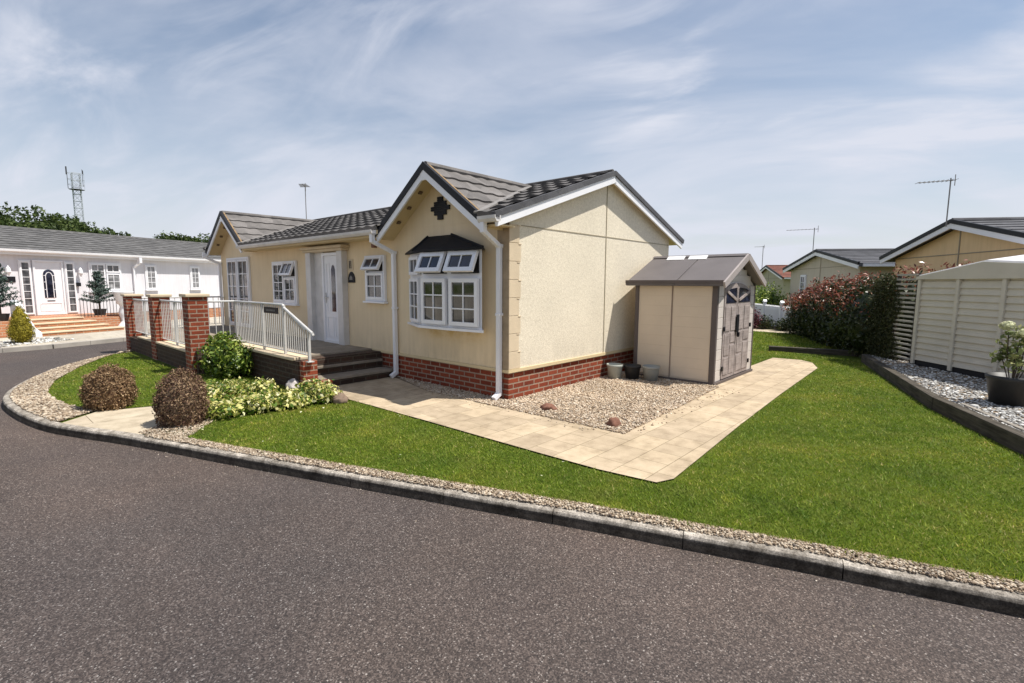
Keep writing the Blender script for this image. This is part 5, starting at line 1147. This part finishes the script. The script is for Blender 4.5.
# ------------------------------------------------------------------ distant bungalows on the right
def gable_house(name, label, ap_xy, zr_, ze, hw, length, wallm, tilem, window_=False, rake_w=0.11):
    """gable facing the camera side; ap_xy ridge point on the gable plane"""
    u = Vector((0.844, 0.525, 0)); n = Vector((0.525, -0.844, 0)); ang = math.atan2(n.y, n.x)   # local x = along ridge, local y = across
    t = thing(name, label, 'house', (ap_xy[0], ap_xy[1], 0), ang)
    ov = 0.35; slp = (zr_ - ze) / (hw + ov)
    b = MB(); b.prism([(-hw, 0.0), (hw, 0.0), (hw, zr_ - slp * hw - 0.12), (0, zr_ - 0.12), (-hw, zr_ - slp * hw - 0.12)], 'x', 0.0, length); b.build('wall', wallm, t)
    ts = []
    for s_ in (-1, 1):
        ts.append(tiles('t', (-0.2, s_ * (hw + ov), ze), (1, 0, 0), (0, -s_, slp), length + 0.4, math.hypot(hw + ov, zr_ - ze), tilem, t, course=0.36, period=0.6, samp=4, amp=0.002, lip=0.02))
    b = MB(); b.prism([(-hw - ov, ze - 0.1), (0, zr_ - 0.1), (hw + ov, ze - 0.1), (hw + ov, ze - 0.012), (0, zr_ - 0.012), (-hw - ov, ze - 0.012)], 'x', -0.19, length + 0.19); b.tube([(-0.2, 0, zr_ + 0.01), (length + .2, 0, zr_ + 0.01)], 0.06, 8); ts.append(b.build('t', tilem, t))
    join(ts, 'roof')
    bb = MB(); vb = MB()
    for s_ in (-1, 1):
        a = Vector((-0.21 + 0.002 * s_, s_ * (hw + ov), ze)); c = Vector((-0.21 + 0.002 * s_, 0, zr_)); nn = Vector((0, s_ * slp, 1)).normalized()
        bb.beam(a - nn * (0.045 + rake_w / 2), c - nn * (0.045 + rake_w / 2), 0.03, rake_w, nn); vb.beam(a, c, 0.06, 0.09, nn)
    bb.build('bargeboard', m_upvc, t); vb.build('black_verge', m_black, t)
    b = MB(); 
    for s_ in (-1, 1): b.box((-0.1, s_ * (hw + ov) + 0.01, ze - 0.10), (length + 0.1, s_ * (hw + ov + 0.09), ze - 0.01))
    b.build('gutter', m_upvc, t)
    b = MB(); b.box((-0.012, -hw, ze - 0.05), (0, hw, ze - 0.03)); b.box((-0.013, -0.015, 0.3), (0, 0.015, zr_ - 0.2)); b.build('joint_strip', plain('joint', (0.3, 0.24, 0.16)), t)
    return t
def camp(u_, v_, d):
    X = (u_ - 512) / 502 * d; Y = -(v_ - 341.5) / 502 * d
    return Vector((-4.988, -4.539, 1.6)) + right * X + up_c * Y + fwd * d
up_c = right.cross(fwd)
m_ywall = render_wall('ochre_render', (0.84, 0.61, 0.34), dash=False); m_mwall = render_wall('buff_render', (0.60, 0.53, 0.42), dash=False); m_twall = render_wall('dull_cream_render', (0.50, 0.45, 0.33), dash=False)
YH = gable_house('bungalow', 'ochre rendered bungalow with dark roof behind the grey panel shed', (10.08, -4.36), 3.02, 2.34, 2.45, 12, m_ywall, m_tile3)
MHa = (16.7, -0.46)
MH = gable_house('bungalow', 'buff bungalow with small gable window and dark roof behind the photinia hedge', MHa, 2.86, 2.27, 2.95, 12, m_mwall, m_tile3, rake_w=0.12)
b = MB(); b.box((-0.04, 1.05, 1.1), (-0.0, 1.65, 2.0)) if False else None
wf = wall_frame((0, 0, 0), (0, -1, 0), (-1, 0, 0))
window(MH, wf @ Matrix.Translation((-1.75, 1.15, 0)), 0.55, 0.85, [(0.04, 0.04, 0.51, 0.81, 2, 3, 0)])
TH = gable_house('bungalow', 'farthest cream bungalow with red brown tiled roof above the garden shed', (31.9, 5.4), 2.85, 2.05, 2.9, 9, m_twall, m_tilered, rake_w=0.1)

# ------------------------------------------------------------------ aerials, mast
def aerial(name, base, h, yagi, label, r=0.014):
    t = thing(name, label, 'aerial', base, group='television aerials')
    b = MB(); b.tube([(0, 0, 0), (0, 0, h)], r, 6); b.build('pole', m_lead, t)
    d = Vector(yagi); b = MB(); b.tube([Vector((0, 0, h - 0.05)) - d * 0.15, Vector((0, 0, h - 0.05)) + d], r * 0.6, 6); s_ = d.cross(Vector((0, 0, 1))).normalized()
    for k in range(9):
        p = Vector((0, 0, h - 0.05)) + d * (-0.1 + 1.08 * k / 8); b.tube([p - s_ * (0.16 - 0.006 * k), p + s_ * (0.16 - 0.006 * k)], r * 0.35, 5)
    q = Vector((0, 0, h - 0.05)) - d * 0.13; b.tube([q - Vector((0, 0, 0.12)), q + Vector((0, 0, 0.12))], r * 0.6, 5)
    b.build('yagi', m_lead, t); return t
aerial('roof_aerial', (2.4, 10.5, 3.36), 1.15, (-0.14, -0.10, 0.05), 'thin television aerial above the left gable of the cream bungalow', 0.013)
aerial('roof_aerial', (9.92, -4.10, 2.9), 1.05, (-0.30, 0.56, -0.03), 'tall television aerial on the gable of the ochre bungalow')
aerial('roof_aerial', (16.55, -0.2, 2.75), 0.95, (-0.35, 0.85, -0.02), 'television aerial on the gable of the buff bungalow behind the hedge')
aerial('roof_aerial', (31.9, 5.85, 2.7), 1.5, (-0.3, 0.45, -0.02), 'distant television aerial on the red brown roofed bungalow', 0.02)
aerial('roof_aerial', (6.0, 1.35, 2.6), 0.72, (-0.12, 0.2, 0.02), 'small television aerial just showing over the right slope of the cream bungalow roof', 0.012)
m_mast = plain('mast_grey', (0.42, 0.45, 0.5), 0.6, 0.3)
MT = thing('radio_mast', 'grey lattice radio mast rising behind the trees on the left', 'mast', (17.0, 154.5, -0.1))
b = MB(); HT = 27.0
def leg(k, z): w = 0.72; return Vector(((-w, -w), (w, -w), (w, w), (-w, w))[k] + (z,))
for k in range(4): b.tube([leg(k, 0), leg(k, HT)], 0.07, 5)
b.build('legs', m_mast, MT); b = MB()
for j in range(17):
    z0 = j * HT / 17; z1 = z0 + HT / 17
    for k in range(4):
        b.tube([leg(k, z0), leg((k + 1) % 4, z1)], 0.035, 4); b.tube([leg((k + 1) % 4, z0), leg(k, z1)], 0.035, 4); b.tube([leg(k, z1), leg((k + 1) % 4, z1)], 0.06, 4)
b.build('bracing', m_mast, MT); b = MB()
b.lathe([(1.5, 0), (1.5, 0.05), (1.4, 0.05), (1.4, 0)], (0, 0, 23.3), 16)
for k in range(6):
    a = k * math.pi / 3; b.tube([(1.5 * math.cos(a), 1.5 * math.sin(a), 23.3), (1.5 * math.cos(a), 1.5 * math.sin(a), HT)], 0.03, 4)
for z in (24.4, 25.6, HT): b.tube([(1.5 * math.cos(k * math.pi / 10), 1.5 * math.sin(k * math.pi / 10), z) for k in range(21)], 0.035, 4)
b.build('platform', m_mast, MT)
b = MB(); b.box((-1.75, -0.12, 26.6), (-1.55, 0.12, 28.4)); b.tube([(-1.55, 0, 23.4), (-1.55, 0, 28.4)], 0.06, 5); b.box((1.15, -1.05, 27.0), (1.3, -0.9, 27.8)); b.tube([(1.1, -1, 24), (1.1, -1, 28.0)], 0.05, 5); b.build('antenna_panel', m_dkmetal, MT)

# ------------------------------------------------------------------ trees beyond the white house
def tree(x, y, h, r, label, n=16000, leaf=0.36):
    t = thing('tree', label, 'tree', (x, y, -0.1), group='trees beyond the white bungalow')
    b = MB(); b.tube([(0, 0, 0), (0.1, 0, h * 0.4), (0.0, 0.1, h * 0.7)], 0.25, 8, 0.1)
    for k in range(5):
        a = k * 1.3; b.tube([(0, 0, h * 0.35), (math.cos(a) * r * 0.4, math.sin(a) * r * 0.4, h * 0.65)], 0.1, 6, 0.04)
    b.build('trunk', m_trunk, t)
    bl = [((0, 0, h * 0.62), (r * 0.75, r * 0.75, h * 0.36), n // 3)]
    for k in range(8):
        a = random.uniform(0, 6.28); q = random.uniform(0.3, 0.65) * r; bl.append(((math.cos(a) * q, math.sin(a) * q, h * random.uniform(0.5, 0.84)), (r * 0.42, r * 0.42, h * 0.15), n // 11))
    foliage('crown', bl, L_tree, t, size=leaf, aspect=0.6, spread=1.0, shell=(0.72, 1.1), lump=0.2, freq=3)
specs = [(-3.5, 66, 8.6, 5.0, 'leftmost bushy tree above the white bungalow roof'), (1.0, 68, 8.8, 4.8, 'second tree from the left above the white bungalow roof'), (4.4, 69, 8.2, 3.4, 'third tree from the left, left of the radio mast'), (7.0, 67.5, 7.2, 2.6, 'small tree standing directly below the radio mast'),
         (9.0, 68, 6.8, 1.5, 'smallest tree just right of the radio mast'), (15.6, 76, 7.8, 3.6, 'low distant tree left of the cream bungalow gable'), (19.4, 74, 7.7, 3.8, 'low distant tree next to the cream bungalow left gable')]
for s_ in specs: tree(*s_)
